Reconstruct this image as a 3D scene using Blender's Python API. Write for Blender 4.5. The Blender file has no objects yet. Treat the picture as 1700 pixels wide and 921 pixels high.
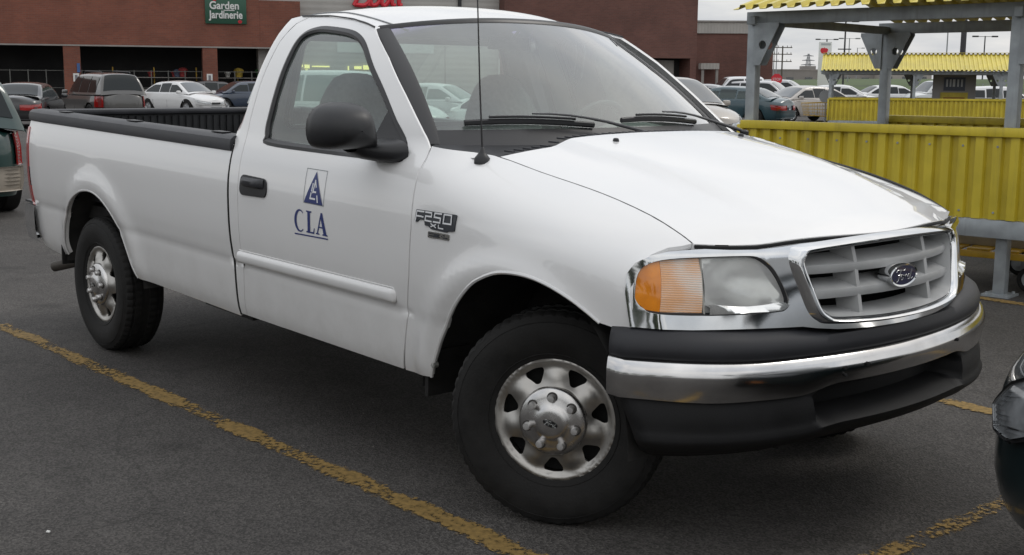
import bpy, bmesh, math, random
import numpy as np
from mathutils import Vector, Matrix, Euler, noise
from mathutils.geometry import delaunay_2d_cdt
random.seed(7)
sc = bpy.context.scene
COL = sc.collection
R = math.radians

# ------------------------------------------------------------------ camera
CAM = Vector((3.0185, -3.5412, 1.5172))
YAW, PITCH, ROLL = R(139.2768), R(9.2643), R(0.3807)
fw = Vector((math.cos(YAW)*math.cos(PITCH), math.sin(YAW)*math.cos(PITCH), -math.sin(PITCH)))
rt = Vector((math.sin(YAW), -math.cos(YAW), 0))
up = rt.cross(fw)
rt2 = rt*math.cos(ROLL)+up*math.sin(ROLL)
up2 = -rt*math.sin(ROLL)+up*math.cos(ROLL)
cd = bpy.data.cameras.new('camera'); cam = bpy.data.objects.new('camera', cd); COL.objects.link(cam)
M = Matrix((rt2, up2, -fw)).transposed().to_4x4(); M.translation = CAM
cam.matrix_world = M
cd.sensor_width = 36; cd.lens = 42.29; cd.clip_start = .05; cd.clip_end = 3000
sc.camera = cam

# ------------------------------------------------------------------ sky, sun, exposure
SUN_EL, SUN_AZ = R(48), R(75)            # direction to the veiled sun, azimuth CCW from +x
w = bpy.data.worlds.new('World'); sc.world = w; w.use_nodes = True
nt = w.node_tree; nt.nodes.clear()
def N(t, **k):
    n = nt.nodes.new(t)
    for a, b in k.items(): setattr(n, a, b)
    return n
L = nt.links.new
out = N('ShaderNodeOutputWorld'); bg = N('ShaderNodeBackground'); L(bg.outputs[0], out.inputs[0])
bg.inputs[1].default_value = 0.10
sky = N('ShaderNodeTexSky', sky_type='NISHITA', sun_disc=False)
sky.sun_elevation = SUN_EL; sky.sun_rotation = R(90)-SUN_AZ
sky.air_density = 1.2; sky.dust_density = 3
tc = N('ShaderNodeTexCoord'); sep = N('ShaderNodeSeparateXYZ'); L(tc.outputs['Generated'], sep.inputs[0])
# overcast luminance: brighter overhead than at the horizon
mx = N('ShaderNodeMath', operation='MAXIMUM'); L(sep.outputs[2], mx.inputs[0]); mx.inputs[1].default_value = 0
ml = N('ShaderNodeMath', operation='MULTIPLY_ADD'); L(mx.outputs[0], ml.inputs[0]); ml.inputs[1].default_value = 5.2; ml.inputs[2].default_value = 6.9
# cloud layer, stretched towards the horizon by dividing by height
dv = N('ShaderNodeMath', operation='ADD'); L(mx.outputs[0], dv.inputs[0]); dv.inputs[1].default_value = .16
vd = N('ShaderNodeVectorMath', operation='DIVIDE'); L(tc.outputs['Generated'], vd.inputs[0])
cb = N('ShaderNodeCombineXYZ'); L(dv.outputs[0], cb.inputs[0]); L(dv.outputs[0], cb.inputs[1]); cb.inputs[2].default_value = 1
L(cb.outputs[0], vd.inputs[1])
ns = N('ShaderNodeTexNoise'); ns.inputs['Scale'].default_value = 1.1; ns.inputs['Detail'].default_value = 6; ns.inputs['Roughness'].default_value = .55
L(vd.outputs[0], ns.inputs['Vector'])
cr = N('ShaderNodeValToRGB'); L(ns.outputs[0], cr.inputs[0])
cr.color_ramp.elements[0].position = .36; cr.color_ramp.elements[0].color = (.74, .78, .84, 1)
cr.color_ramp.elements[1].position = .62; cr.color_ramp.elements[1].color = (1.12, 1.11, 1.09, 1)
vm = N('ShaderNodeVectorMath', operation='SCALE'); L(cr.outputs[0], vm.inputs[0]); L(ml.outputs[0], vm.inputs['Scale'])
mix = N('ShaderNodeMixRGB'); mix.inputs[0].default_value = .9
L(sky.outputs[0], mix.inputs[1]); L(vm.outputs[0], mix.inputs[2]); L(mix.outputs[0], bg.inputs[0])

sd = bpy.data.lights.new('sun', 'SUN'); sun = bpy.data.objects.new('sun', sd); COL.objects.link(sun)
sd.energy = 0.5; sd.angle = R(14); sd.color = (1, .96, .9)
dirv = Vector((math.cos(SUN_EL)*math.cos(SUN_AZ), math.cos(SUN_EL)*math.sin(SUN_AZ), math.sin(SUN_EL)))
sun.rotation_euler = dirv.to_track_quat('Z', 'Y').to_euler(); sun.location = (0, 0, 40)
sc.view_settings.view_transform = 'Standard'; sc.view_settings.look = 'None'
sc.view_settings.gamma = 1; sc.view_settings.exposure = .17; sc.view_settings.use_curve_mapping = False
sc.render.engine = 'CYCLES'
sc.cycles.max_bounces = 10; sc.cycles.transparent_max_bounces = 16

# ------------------------------------------------------------------ materials
MATS = {}
def mat(name, col, rough=.5, metal=0, coat=0, coat_rough=.03, var=0, vscale=8, bump=0, bscale=60, spec=.5, emit=None, detail=4):
    if name in MATS: return MATS[name]
    m = bpy.data.materials.new(name); m.use_nodes = True; t = m.node_tree
    b = t.nodes['Principled BSDF']
    b.inputs['Base Color'].default_value = (*col, 1); b.inputs['Roughness'].default_value = rough
    b.inputs['Metallic'].default_value = metal; b.inputs['Coat Weight'].default_value = coat
    b.inputs['Coat Roughness'].default_value = coat_rough; b.inputs['Specular IOR Level'].default_value = spec
    if emit: b.inputs['Emission Color'].default_value = (*emit[:3], 1); b.inputs['Emission Strength'].default_value = emit[3]
    if var or bump:
        c = t.nodes.new('ShaderNodeTexCoord')
    if var:
        n = t.nodes.new('ShaderNodeTexNoise'); n.inputs['Scale'].default_value = vscale; n.inputs['Detail'].default_value = detail
        t.links.new(c.outputs['Object'], n.inputs['Vector'])
        r = t.nodes.new('ShaderNodeValToRGB'); t.links.new(n.outputs[0], r.inputs[0])
        r.color_ramp.elements[0].position = .3; r.color_ramp.elements[1].position = .7
        r.color_ramp.elements[0].color = (*[x*(1-var) for x in col], 1); r.color_ramp.elements[1].color = (*[min(1, x*(1+var)) for x in col], 1)
        t.links.new(r.outputs[0], b.inputs['Base Color'])
        if rough > .1:
            mr = t.nodes.new('ShaderNodeMapRange'); t.links.new(n.outputs[0], mr.inputs[0])
            mr.inputs['To Min'].default_value = max(0, rough*(1-.25)); mr.inputs['To Max'].default_value = min(1, rough*1.25)
            t.links.new(mr.outputs[0], b.inputs['Roughness'])
    if bump:
        n2 = t.nodes.new('ShaderNodeTexNoise'); n2.inputs['Scale'].default_value = bscale; n2.inputs['Detail'].default_value = 3
        t.links.new(c.outputs['Object'], n2.inputs['Vector'])
        bp = t.nodes.new('ShaderNodeBump'); bp.inputs['Strength'].default_value = bump; bp.inputs['Distance'].default_value = .01
        t.links.new(n2.outputs[0], bp.inputs['Height']); t.links.new(bp.outputs[0], b.inputs['Normal'])
    MATS[name] = m; return m

def glass(name, tint=(.72, .80, .76), refl=1.0, ior=1.5, band=None, fog=0.0, film=(.62, .70, .66)):
    """single sheet window: tinted transmission + mirror reflection by angle; fog = pale film of dust and painted-in sheen"""
    if name in MATS: return MATS[name]
    m = bpy.data.materials.new(name); m.use_nodes = True; t = m.node_tree; t.nodes.clear()
    o = t.nodes.new('ShaderNodeOutputMaterial'); mx = t.nodes.new('ShaderNodeMixShader')
    tr = t.nodes.new('ShaderNodeBsdfTransparent'); gl = t.nodes.new('ShaderNodeBsdfGlossy'); fr = t.nodes.new('ShaderNodeFresnel')
    tr.inputs[0].default_value = (*tint, 1); gl.inputs['Roughness'].default_value = .0; fr.inputs[0].default_value = ior
    mp = t.nodes.new('ShaderNodeMath'); mp.operation = 'MULTIPLY'; mp.use_clamp = True; mp.inputs[1].default_value = refl
    t.links.new(fr.outputs[0], mp.inputs[0]); t.links.new(mp.outputs[0], mx.inputs[0])
    base = tr
    if fog:  # dust and milky haze, with sheen painted in as pale diffuse colour
        d = t.nodes.new('ShaderNodeBsdfDiffuse'); d.inputs[0].default_value = (*film, 1)
        m2 = t.nodes.new('ShaderNodeMixShader')
        c = t.nodes.new('ShaderNodeTexCoord'); n = t.nodes.new('ShaderNodeTexNoise'); n.inputs['Scale'].default_value = 3; n.inputs['Detail'].default_value = 5
        mpn = t.nodes.new('ShaderNodeMapping'); mpn.inputs['Scale'].default_value = (.5, .5, .5)
        t.links.new(c.outputs['Object'], mpn.inputs[0]); t.links.new(mpn.outputs[0], n.inputs['Vector'])
        mr = t.nodes.new('ShaderNodeMapRange'); mr.inputs['From Min'].default_value = .35; mr.inputs['From Max'].default_value = .7
        mr.inputs['To Min'].default_value = fog*.5; mr.inputs['To Max'].default_value = fog*1.4
        t.links.new(n.outputs[0], mr.inputs[0]); t.links.new(mr.outputs[0], m2.inputs[0])
        t.links.new(tr.outputs[0], m2.inputs[1]); t.links.new(d.outputs[0], m2.inputs[2]); base = m2
    if band:   # tinted shade band along the top edge of the glass (object-space height)
        z0, z1, bc = band
        c2 = t.nodes.new('ShaderNodeTexCoord'); sp = t.nodes.new('ShaderNodeSeparateXYZ'); t.links.new(c2.outputs['Object'], sp.inputs[0])
        r2 = t.nodes.new('ShaderNodeMapRange'); r2.inputs['From Min'].default_value = z0; r2.inputs['From Max'].default_value = z1; r2.interpolation_type = 'SMOOTHSTEP'
        t.links.new(sp.outputs[2], r2.inputs[0])
        mc = t.nodes.new('ShaderNodeMixRGB'); mc.inputs[1].default_value = (*tint, 1); mc.inputs[2].default_value = (*bc, 1)
        t.links.new(r2.outputs[0], mc.inputs[0]); t.links.new(mc.outputs[0], tr.inputs[0])
    t.links.new(base.outputs[0], mx.inputs[1]); t.links.new(gl.outputs[0], mx.inputs[2]); t.links.new(mx.outputs[0], o.inputs[0])
    MATS[name] = m; return m

# ------------------------------------------------------------------ object helpers
def tag(o, label=None, cat=None, group=None, kind=None):
    if label: o['label'] = label
    if cat: o['category'] = cat
    if group: o['group'] = group
    if kind: o['kind'] = kind
    return o
def empty(name, loc=(0, 0, 0), rz=0, parent=None):
    o = bpy.data.objects.new(name, None); COL.objects.link(o); o.location = loc; o.rotation_euler = (0, 0, rz)
    o.empty_display_size = .2
    if parent: o.parent = parent
    return o
def link(name, me, m, parent=None):
    o = bpy.data.objects.new(name, me); COL.objects.link(o)
    for x in (m if isinstance(m, (list, tuple)) else [m]): me.materials.append(x)
    if parent: o.parent = parent
    return o

class MB:
    def __init__(s): s.v = []; s.f = []; s.mi = []
    def add(s, vs, fs, mi=0):
        b = len(s.v); s.v += [tuple(v) for v in vs]; s.f += [tuple(i+b for i in f) for f in fs]; s.mi += [mi]*len(fs); return s
    def box(s, c, d, rot=None, mi=0, taper=1.0):
        x, y, z = [k/2 for k in d]; vs = []
        for sz in (-1, 1):
            t = taper if sz > 0 else 1
            for sx, sy in ((-1, -1), (1, -1), (1, 1), (-1, 1)): vs.append(Vector((sx*x*t, sy*y*t, sz*z)))
        if rot is not None:
            Rm = rot if isinstance(rot, Matrix) else Euler(rot).to_matrix(); vs = [Rm @ v for v in vs]
        vs = [v+Vector(c) for v in vs]
        return s.add(vs, [(3, 2, 1, 0), (4, 5, 6, 7), (0, 1, 5, 4), (1, 2, 6, 5), (2, 3, 7, 6), (3, 0, 4, 7)], mi)
    def tube(s, pts, r, seg=8, cap=True, mi=0, flat=None):
        pts = [Vector(p) for p in pts]; n = len(pts); rings = []
        rr = r if isinstance(r, (list, tuple)) else [r]*n
        prev = None
        for i, p in enumerate(pts):
            t = (pts[min(i+1, n-1)]-pts[max(i-1, 0)]).normalized()
            a = prev if prev is not None else (Vector((0, 0, 1)) if abs(t.z) < .9 else Vector((1, 0, 0)))
            u = (a-t*a.dot(t)).normalized(); prev = u; v = t.cross(u)
            k = flat or 1
            rings.append([p+u*math.cos(2*math.pi*j/seg)*rr[i]*k+v*math.sin(2*math.pi*j/seg)*rr[i] for j in range(seg)])
        vs = [q for g in rings for q in g]; fs = []
        for i in range(n-1):
            for j in range(seg):
                a, b = i*seg+j, i*seg+(j+1) % seg; fs.append((a, b, b+seg, a+seg))
        if cap: fs.append(tuple(range(seg))[::-1]); fs.append(tuple((n-1)*seg+j for j in range(seg)))
        return s.add(vs, fs, mi)
    def lathe(s, prof, seg=48, mi=0, o=(0, 0, 0), axis='y', mod=None):
        """prof: list of (a, r); a along the axis"""
        vs = []; fs = []; n = len(prof)
        for j in range(seg):
            th = 2*math.pi*j/seg
            for i, (a, r) in enumerate(prof):
                if mod: r = mod(i, j, a, r)
                x, z = r*math.cos(th), r*math.sin(th)
                vs.append({'y': (o[0]+x, o[1]+a, o[2]+z), 'z': (o[0]+x, o[1]+z, o[2]+a), 'x': (o[0]+a, o[1]+x, o[2]+z)}[axis])
        for j in range(seg):
            k = (j+1) % seg
            for i in range(n-1): fs.append((j*n+i, j*n+i+1, k*n+i+1, k*n+i))
        return s.add(vs, fs, mi)
    def prism(s, poly, fn, d0, d1, mi=0):
        """poly 2-D; fn(u,v,d)->3-D"""
        n = len(poly); vs = [fn(u, v, d0) for u, v in poly]+[fn(u, v, d1) for u, v in poly]
        fs = [tuple(range(n)), tuple(range(2*n-1, n-1, -1))]+[(i, i+n, (i+1) % n+n, (i+1) % n) for i in range(n)]
        return s.add(vs, fs, mi)
    def grid(s, rows, close=False, mi=0):
        n = len(rows[0]); vs = [p for r in rows for p in r]; fs = []
        for i in range(len(rows)-1):
            for j in range(n-(0 if close else 1)):
                k = (j+1) % n; fs.append((i*n+j, i*n+k, (i+1)*n+k, (i+1)*n+j))
        return s.add(vs, fs, mi)
    def build(s, name, m, parent=None, smooth=35, bevel=0, fn=None, bseg=2, recalc=True):
        me = bpy.data.meshes.new(name)
        vs = [tuple(fn(Vector(v))) for v in s.v] if fn else s.v
        bm = bmesh.new(); bv = [bm.verts.new(v) for v in vs]
        for f, k in zip(s.f, s.mi):
            try: q = bm.faces.new([bv[i] for i in f]); q.material_index = k
            except ValueError: pass
        bmesh.ops.remove_doubles(bm, verts=bm.verts, dist=1e-5)
        if recalc: bmesh.ops.recalc_face_normals(bm, faces=bm.faces)
        if bevel:
            es = [e for e in bm.edges if len(e.link_faces) == 2 and e.calc_face_angle(0) > R(30)]
            bmesh.ops.bevel(bm, geom=es, offset=bevel, segments=bseg, profile=.5, affect='EDGES', clamp_overlap=True)
        bm.to_mesh(me); bm.free()
        if smooth:
            me.polygons.foreach_set('use_smooth', [True]*len(me.polygons)); me.set_sharp_from_angle(angle=R(smooth))
        return link(name, me, m, parent)

# ------------------------------------------------------------------ trimmed surface panels
def pip(p, poly):
    x, y = p; c = False; n = len(poly); j = n-1
    for i in range(n):
        xi, yi = poly[i]; xj, yj = poly[j]
        if (yi > y) != (yj > y) and x < (xj-xi)*(y-yi)/(yj-yi)+xi: c = not c
        j = i
    return c
def resample(poly, step):
    o = []; n = len(poly)
    for i in range(n):
        a, b = poly[i], poly[(i+1) % n]; d = math.hypot(b[0]-a[0], b[1]-a[1]); k = max(1, int(math.ceil(d/step)))
        for j in range(k): o.append((a[0]+(b[0]-a[0])*j/k, a[1]+(b[1]-a[1])*j/k))
    return o
def rounded(pts, r, seg=5):
    """round the corners of a polygon; r scalar or list"""
    o = []; n = len(pts)
    for i in range(n):
        rr = r[i] if isinstance(r, (list, tuple)) else r
        p = Vector(pts[i]); a = Vector(pts[i-1])-p; b = Vector(pts[(i+1) % n])-p
        if rr <= 0: o.append(tuple(p)); continue
        d = min(rr, a.length*.48, b.length*.48); A = p+a.normalized()*d; B = p+b.normalized()*d
        for k in range(seg+1):
            t = k/seg; o.append(tuple(A*(1-t)**2+p*2*t*(1-t)+B*t*t))
    return o
def spline(pts, n=8, closed=False):
    """Catmull-Rom through 2-D/3-D points"""
    P = [Vector(p) for p in pts]; o = []; m = len(P)
    for i in range(m if closed else m-1):
        p0 = P[(i-1) % m] if closed or i > 0 else P[0]*2-P[1]; p1 = P[i]; p2 = P[(i+1) % m]
        p3 = P[(i+2) % m] if closed or i+2 < m else P[-1]*2-P[-2]
        for k in range(n):
            t = k/n; o.append(.5*((2*p1)+(p2-p0)*t+(2*p0-5*p1+4*p2-p3)*t*t+(3*p1-p0-3*p2+p3)*t**3))
    if not closed: o.append(P[-1])
    return [tuple(q) for q in o]
def panel(name, outline, fn, m, parent=None, holes=(), step=.04, depth=.02, out_sign=1, stepv=None, fold=None, post=None, edge=.004):
    """Trimmed smooth surface: fn(u,v)->3-D; the border folds inwards by depth. Normals come from the surface itself."""
    stepv = stepv or step
    loops = [resample(outline, step*.6)]+[resample(h, step*.6) for h in holes]
    pts = []; edges = []
    for lp in loops:
        b = len(pts); pts += lp; edges += [(b+i, b+(i+1) % len(lp)) for i in range(len(lp))]
    us = [p[0] for p in loops[0]]; vs_ = [p[1] for p in loops[0]]
    bnd = np.array(pts)
    u = min(us)+step/2
    while u < max(us):
        v = min(vs_)+stepv/2
        while v < max(vs_):
            if pip((u, v), loops[0]) and not any(pip((u, v), h) for h in loops[1:]):
                if (np.hypot((bnd[:, 0]-u)/step, (bnd[:, 1]-v)/stepv)).min() > .42: pts.append((u, v))
            v += stepv
        u += step
    V, E, F, *_ = delaunay_2d_cdt([Vector(p) for p in pts], edges, [], 0, 1e-6)
    V = [tuple(v) for v in V]
    T = []
    for f in F:
        c = (sum(V[i][0] for i in f)/3, sum(V[i][1] for i in f)/3)
        if pip(c, loops[0]) and not any(pip(c, h) for h in loops[1:]): T.append(list(f))
    e = 1e-3
    P3 = [Vector(fn(*v)) for v in V]; NN = []
    for (a, b), p in zip(V, P3):
        du = Vector(fn(a+e, b))-Vector(fn(a-e, b)); dw = Vector(fn(a, b+e))-Vector(fn(a, b-e))
        n = du.cross(dw); n = n.normalized()*out_sign if n.length > 0 else Vector((0, 0, 1)); NN.append(n)
    faces = []; ln = []
    for f in T:
        n = (P3[f[1]]-P3[f[0]]).cross(P3[f[2]]-P3[f[0]])
        if n.dot(NN[f[0]]) < 0: f = f[::-1]
        faces.append(f); ln += [NN[i] for i in f]
    if depth:
        cnt = {}
        for f in faces:
            for i in range(3):
                a, b = f[i], f[(i+1) % 3]; k = (min(a, b), max(a, b)); cnt.setdefault(k, []).append((a, b))
        inner = {}
        for k, es in cnt.items():
            if len(es) == 1:
                a, b = es[0]
                for q in (a, b):
                    if q not in inner: inner[q] = len(P3); P3.append(P3[q]-NN[q]*depth)
                fc = [b, a, inner[a], inner[b]]; faces.append(fc)
                fnrm = (P3[a]-P3[b]).cross(P3[inner[a]]-P3[b]).normalized()
                ea = (NN[a]+fnrm*.8).normalized(); eb = (NN[b]+fnrm*.8).normalized()
                ln += [eb, ea, fnrm, fnrm]
    me = bpy.data.meshes.new(name)
    vv = [tuple(post(p)) for p in P3] if post else [tuple(p) for p in P3]
    me.from_pydata(vv, [], faces)
    me.polygons.foreach_set('use_smooth', [True]*len(faces))
    if post:
        o = Vector(post(Vector((0, 0, 0)))); ln = [(Vector(post(n))-o).normalized() for n in ln]
    me.normals_split_custom_set([tuple(n) for n in ln])
    return link(name, me, m, parent)
# ------------------------------------------------------------------ pickup body surfaces (body axes: x forward, y left, z up; metres)
def lerp_tab(t, x):
    if x <= t[0][0]: return t[0][1]
    for (a, p), (b, q) in zip(t, t[1:]):
        if x <= b: return p+(q-p)*(x-a)/(b-a)
    return t[-1][1]
def smooth_tab(t, x):
    """monotone-ish cubic (Catmull) through a table"""
    n = len(t)
    if x <= t[0][0]: return t[0][1]
    if x >= t[-1][0]: return t[-1][1]
    for i in range(n-1):
        if x <= t[i+1][0]: break
    x0, y0 = t[i]; x1, y1 = t[i+1]; h = x1-x0; s = (x-x0)/h
    def slope(k):
        if k == 0 or k == n-1:
            j = min(max(k, 1), n-1); return (t[j][1]-t[j-1][1])/(t[j][0]-t[j-1][0])
        return (t[k+1][1]-t[k-1][1])/(t[k+1][0]-t[k-1][0])
    m0, m1 = slope(i)*h, slope(i+1)*h
    return (2*s**3-3*s*s+1)*y0+(s**3-2*s*s+s)*m0+(-2*s**3+3*s*s)*y1+(s**3-s*s)*m1
def sstep(a, b, x):
    t = min(1, max(0, (x-a)/(b-a))); return t*t*(3-2*t)
PROF = [(.36, .925), (.40, .945), (.46, .962), (.56, .972), (.64, .977), (.70, .987), (.78, .998), (.90, 1.004), (1.02, 1.002), (1.12, .986), (1.19, .965),
        (1.24, .945), (1.30, .925), (1.38, .898), (1.50, .85), (1.60, .797), (1.69, .735), (1.76, .66), (1.80, .60)]
def prof(z):
    y = smooth_tab(PROF, z)
    return y-.007*math.exp(-((z-.655)/.010)**2)          # pressed line along the side
RWX, FWX = -3.50, 0.06                                   # wheel-arch centres
def bed_y(x, z):
    y = prof(z)
    r = math.hypot(x-(-3.46), z-.36)
    y += .018*math.exp(-((r-.50)/.07)**2)*sstep(.3, .5, z)       # wheel-arch swell
    y -= .012*sstep(-4.30, -4.50, x)
    return y
def cab_y(x, z):
    y = prof(z)
    y -= .055*sstep(-1.35, -.5, x)*sstep(1.15, 1.30, z)
    y -= .07*sstep(-1.86, -1.97, x)**1.5*sstep(1.15, 1.4, z)
    return y
SEAMZ = [(-.60, 1.272), (-.45, 1.263), (-.28, 1.25), (-.06, 1.21), (.23, 1.163), (.435, 1.114), (.56, 1.067), (.62, 1.035), (.70, .98)]
SEAMY = [(-.60, .876), (-.45, .845), (-.28, .805), (-.06, .785), (.23, .77), (.435, .76), (.60, .75), (.70, .74)]
def fen_y(x, z):
    zs, ys = smooth_tab(SEAMZ, x), smooth_tab(SEAMY, x)
    p = prof(min(z, 1.05))-.40*max(0, x-.12)**2
    h = max(0, zs-z); D = .25
    t = min(1, h/D)
    y = ys+(p-ys)*(1-(1-t)**3)
    if z > zs: y = ys-(z-zs)*2.6
    w = sstep(-.30, -.52, x)
    if w > 0: y = y*(1-w)+cab_y(x, z)*w
    r = math.hypot(x-.03, z-.40)
    y += .020*math.exp(-((r-.50)/.055)**2)*sstep(.3, .5, z)
    return y
HOODC = [(-.60, 1.335), (-.35, 1.322), (-.20, 1.308), (.0, 1.28), (.15, 1.253), (.30, 1.218), (.45, 1.178), (.60, 1.135), (.72, 1.098), (.80, 1.072), (.88, 1.035)]
def hood_z(x, y):
    a = abs(y); zc = smooth_tab(HOODC, x)
    ys, zs = smooth_tab(SEAMY, x), smooth_tab(SEAMZ, x)
    xe = .80-.36*y*y
    # centre plateau, a soft crease, then a falling flank
    yc = .50-.10*sstep(-.4, .7, x)
    t = a/ys
    base = zc+(zs-zc)*(t**2.6)
    base += (.022*(1-sstep(yc-.02, yc+.075, a))-.009)*(1-sstep(.35, .68, x))
    base -= .02*sstep(-.10, .02, x-xe)**2*(1-min(1, t)**3)            # nose rolls down at the leading edge
    return base
def roof_drip(x):  # (y,z) of the gutter line
    z = lerp_tab([(-1.95, 1.745), (-1.85, 1.754), (-1.56, 1.751), (-1.36, 1.736), (-1.23, 1.717), (-1.16, 1.702), (-1.05, 1.67)], x)
    return cab_y(x, z), z
ROOFC = [(-2.0, 1.74), (-1.93, 1.775), (-1.8, 1.805), (-1.6, 1.819), (-1.45, 1.817), (-1.3, 1.803), (-1.18, 1.782), (-1.05, 1.75), (-.9, 1.70)]
def roof_z(x, y):
    # header line bows forward in the middle, so the fall is measured from it
    yd, zd = roof_drip(min(x, -1.16)); t = min(1.05, abs(y)/yd)
    zc = smooth_tab(ROOFC, x-.0*t)
    xs = x+.13*t*t                                         # same height further back at the sides
    zc2 = smooth_tab(ROOFC, xs)
    return zc2-(1.817-zd)*(t**2.4)*1.0+.0
def front_x(y, z):
    """plan of the grille/headlamp face"""
    return .862-.36*y*y-(z-.92)*.22-6*max(0, z-1.0)**2
def bumper_x(y):
    a = abs(y); return .925-.235*a*a-.12*a**8
RAKE = R(1.4046)
def B(p):
    """body axes -> world (the unladen truck sits tail-high)"""
    x, z = p[0], p[2]-.385; c, s = math.cos(RAKE), math.sin(RAKE)
    return Vector((c*x+s*z, p[1], -s*x+c*z+.385))
# ------------------------------------------------------------------ truck materials
def paint_dirty(name, col, rough=.32):
    """car paint: clear coat, faint road film low on the panels, tiny orange peel"""
    m = mat(name, col, rough=rough, coat=1.0, coat_rough=.035); t = m.node_tree; b = t.nodes['Principled BSDF']
    g = t.nodes.new('ShaderNodeNewGeometry'); s = t.nodes.new('ShaderNodeSeparateXYZ'); t.links.new(g.outputs['Position'], s.inputs[0])
    n = t.nodes.new('ShaderNodeTexNoise'); n.inputs['Scale'].default_value = 5; n.inputs['Detail'].default_value = 6; n.inputs['Roughness'].default_value = .7
    t.links.new(g.outputs['Position'], n.inputs['Vector'])
    mr = t.nodes.new('ShaderNodeMapRange'); mr.inputs['From Min'].default_value = .92; mr.inputs['From Max'].default_value = .40
    t.links.new(s.outputs[2], mr.inputs[0])
    mu = t.nodes.new('ShaderNodeMath'); mu.operation = 'MULTIPLY'; t.links.new(mr.outputs[0], mu.inputs[0]); t.links.new(n.outputs[0], mu.inputs[1])
    m2 = t.nodes.new('ShaderNodeMath'); m2.operation = 'MULTIPLY'; t.links.new(mu.outputs[0], m2.inputs[0]); m2.inputs[1].default_value = .62
    mc = t.nodes.new('ShaderNodeMixRGB'); mc.inputs[1].default_value = (*col, 1); mc.inputs[2].default_value = (.30, .28, .25, 1)
    t.links.new(m2.outputs[0], mc.inputs[0]); t.links.new(mc.outputs[0], b.inputs['Base Color'])
    # road film also dulls the coat
    mr2 = t.nodes.new('ShaderNodeMapRange'); t.links.new(n.outputs[0], mr2.inputs[0]); mr2.inputs['To Min'].default_value = .0; mr2.inputs['To Max'].default_value = .05
    t.links.new(mr2.outputs[0], b.inputs['Coat Roughness'])
    return m
WHITE = paint_dirty('white_paint', (.775, .772, .768))
CHROME = mat('chrome', (.68, .69, .70), rough=.07, metal=1, var=.06, vscale=14)
SATIN = mat('satin_chrome', (.52, .52, .50), rough=.20, metal=1, var=.12, vscale=18)
BLACKP = mat('black_plastic', (.012, .0125, .0145), rough=.42, var=.25, vscale=10, bump=.05, bscale=300)
PADP = mat('grey_black_plastic', (.030, .031, .036), rough=.48, var=.25, vscale=6, bump=.06, bscale=260)
RUBBER = mat('rubber', (.0135, .013, .0125), rough=.72, var=.3, vscale=20, bump=.15, bscale=120, spec=.28)
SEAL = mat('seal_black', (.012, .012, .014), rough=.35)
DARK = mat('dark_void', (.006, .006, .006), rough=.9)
LINER = mat('bed_liner', (.020, .021, .023), rough=.45, var=.3, vscale=7)
GREYP = mat('grille_silver', (.36, .365, .365), rough=.38, var=.1, vscale=9, spec=.5)
INTER = mat('interior_grey', (.34, .35, .34), rough=.8, var=.15, vscale=12)
INTERD = mat('interior_dash', (.38, .40, .38), rough=.6, var=.1, vscale=6)
SEATM = mat('seat_cloth', (.15, .155, .15), rough=.9, var=.25, vscale=40)
NAVY = mat('navy_print', (.020, .035, .16), rough=.4)
GREYLINE = mat('grey_print', (.12, .14, .15), rough=.4)
WHITEPRINT = mat('white_print', (.72, .73, .75), rough=.4)
RED = mat('tail_red', (.35, .012, .010), rough=.12, coat=1)
UNDER = mat('underbody', (.022, .021, .020), rough=.85, var=.5, vscale=9, bump=.3, bscale=30)
GLASS_W = glass('windshield_glass', (.80, .91, .86), refl=2.6, band=(1.665, 1.700, (.22, .19, .36)), fog=.11)
GLASS_S = glass('side_glass', (.80, .92, .87), refl=1.8, fog=.11)

TR = tag(empty('pickup_truck'), 'white single-cab pickup truck with black bed rails parked in the foreground, wheels turned', 'pickup truck')

def side_fn(f, s, off=0.0):      # s=-1 near (right) side, +1 far side
    return lambda x, z: (x, s*(f(x, z)+off), z)
def side_panel(name, outline, f, s, m, parent, off=0.0, **k):
    return panel(name, outline, side_fn(f, s, off), m, parent, out_sign=(1 if s < 0 else -1), post=B, **k)

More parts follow.
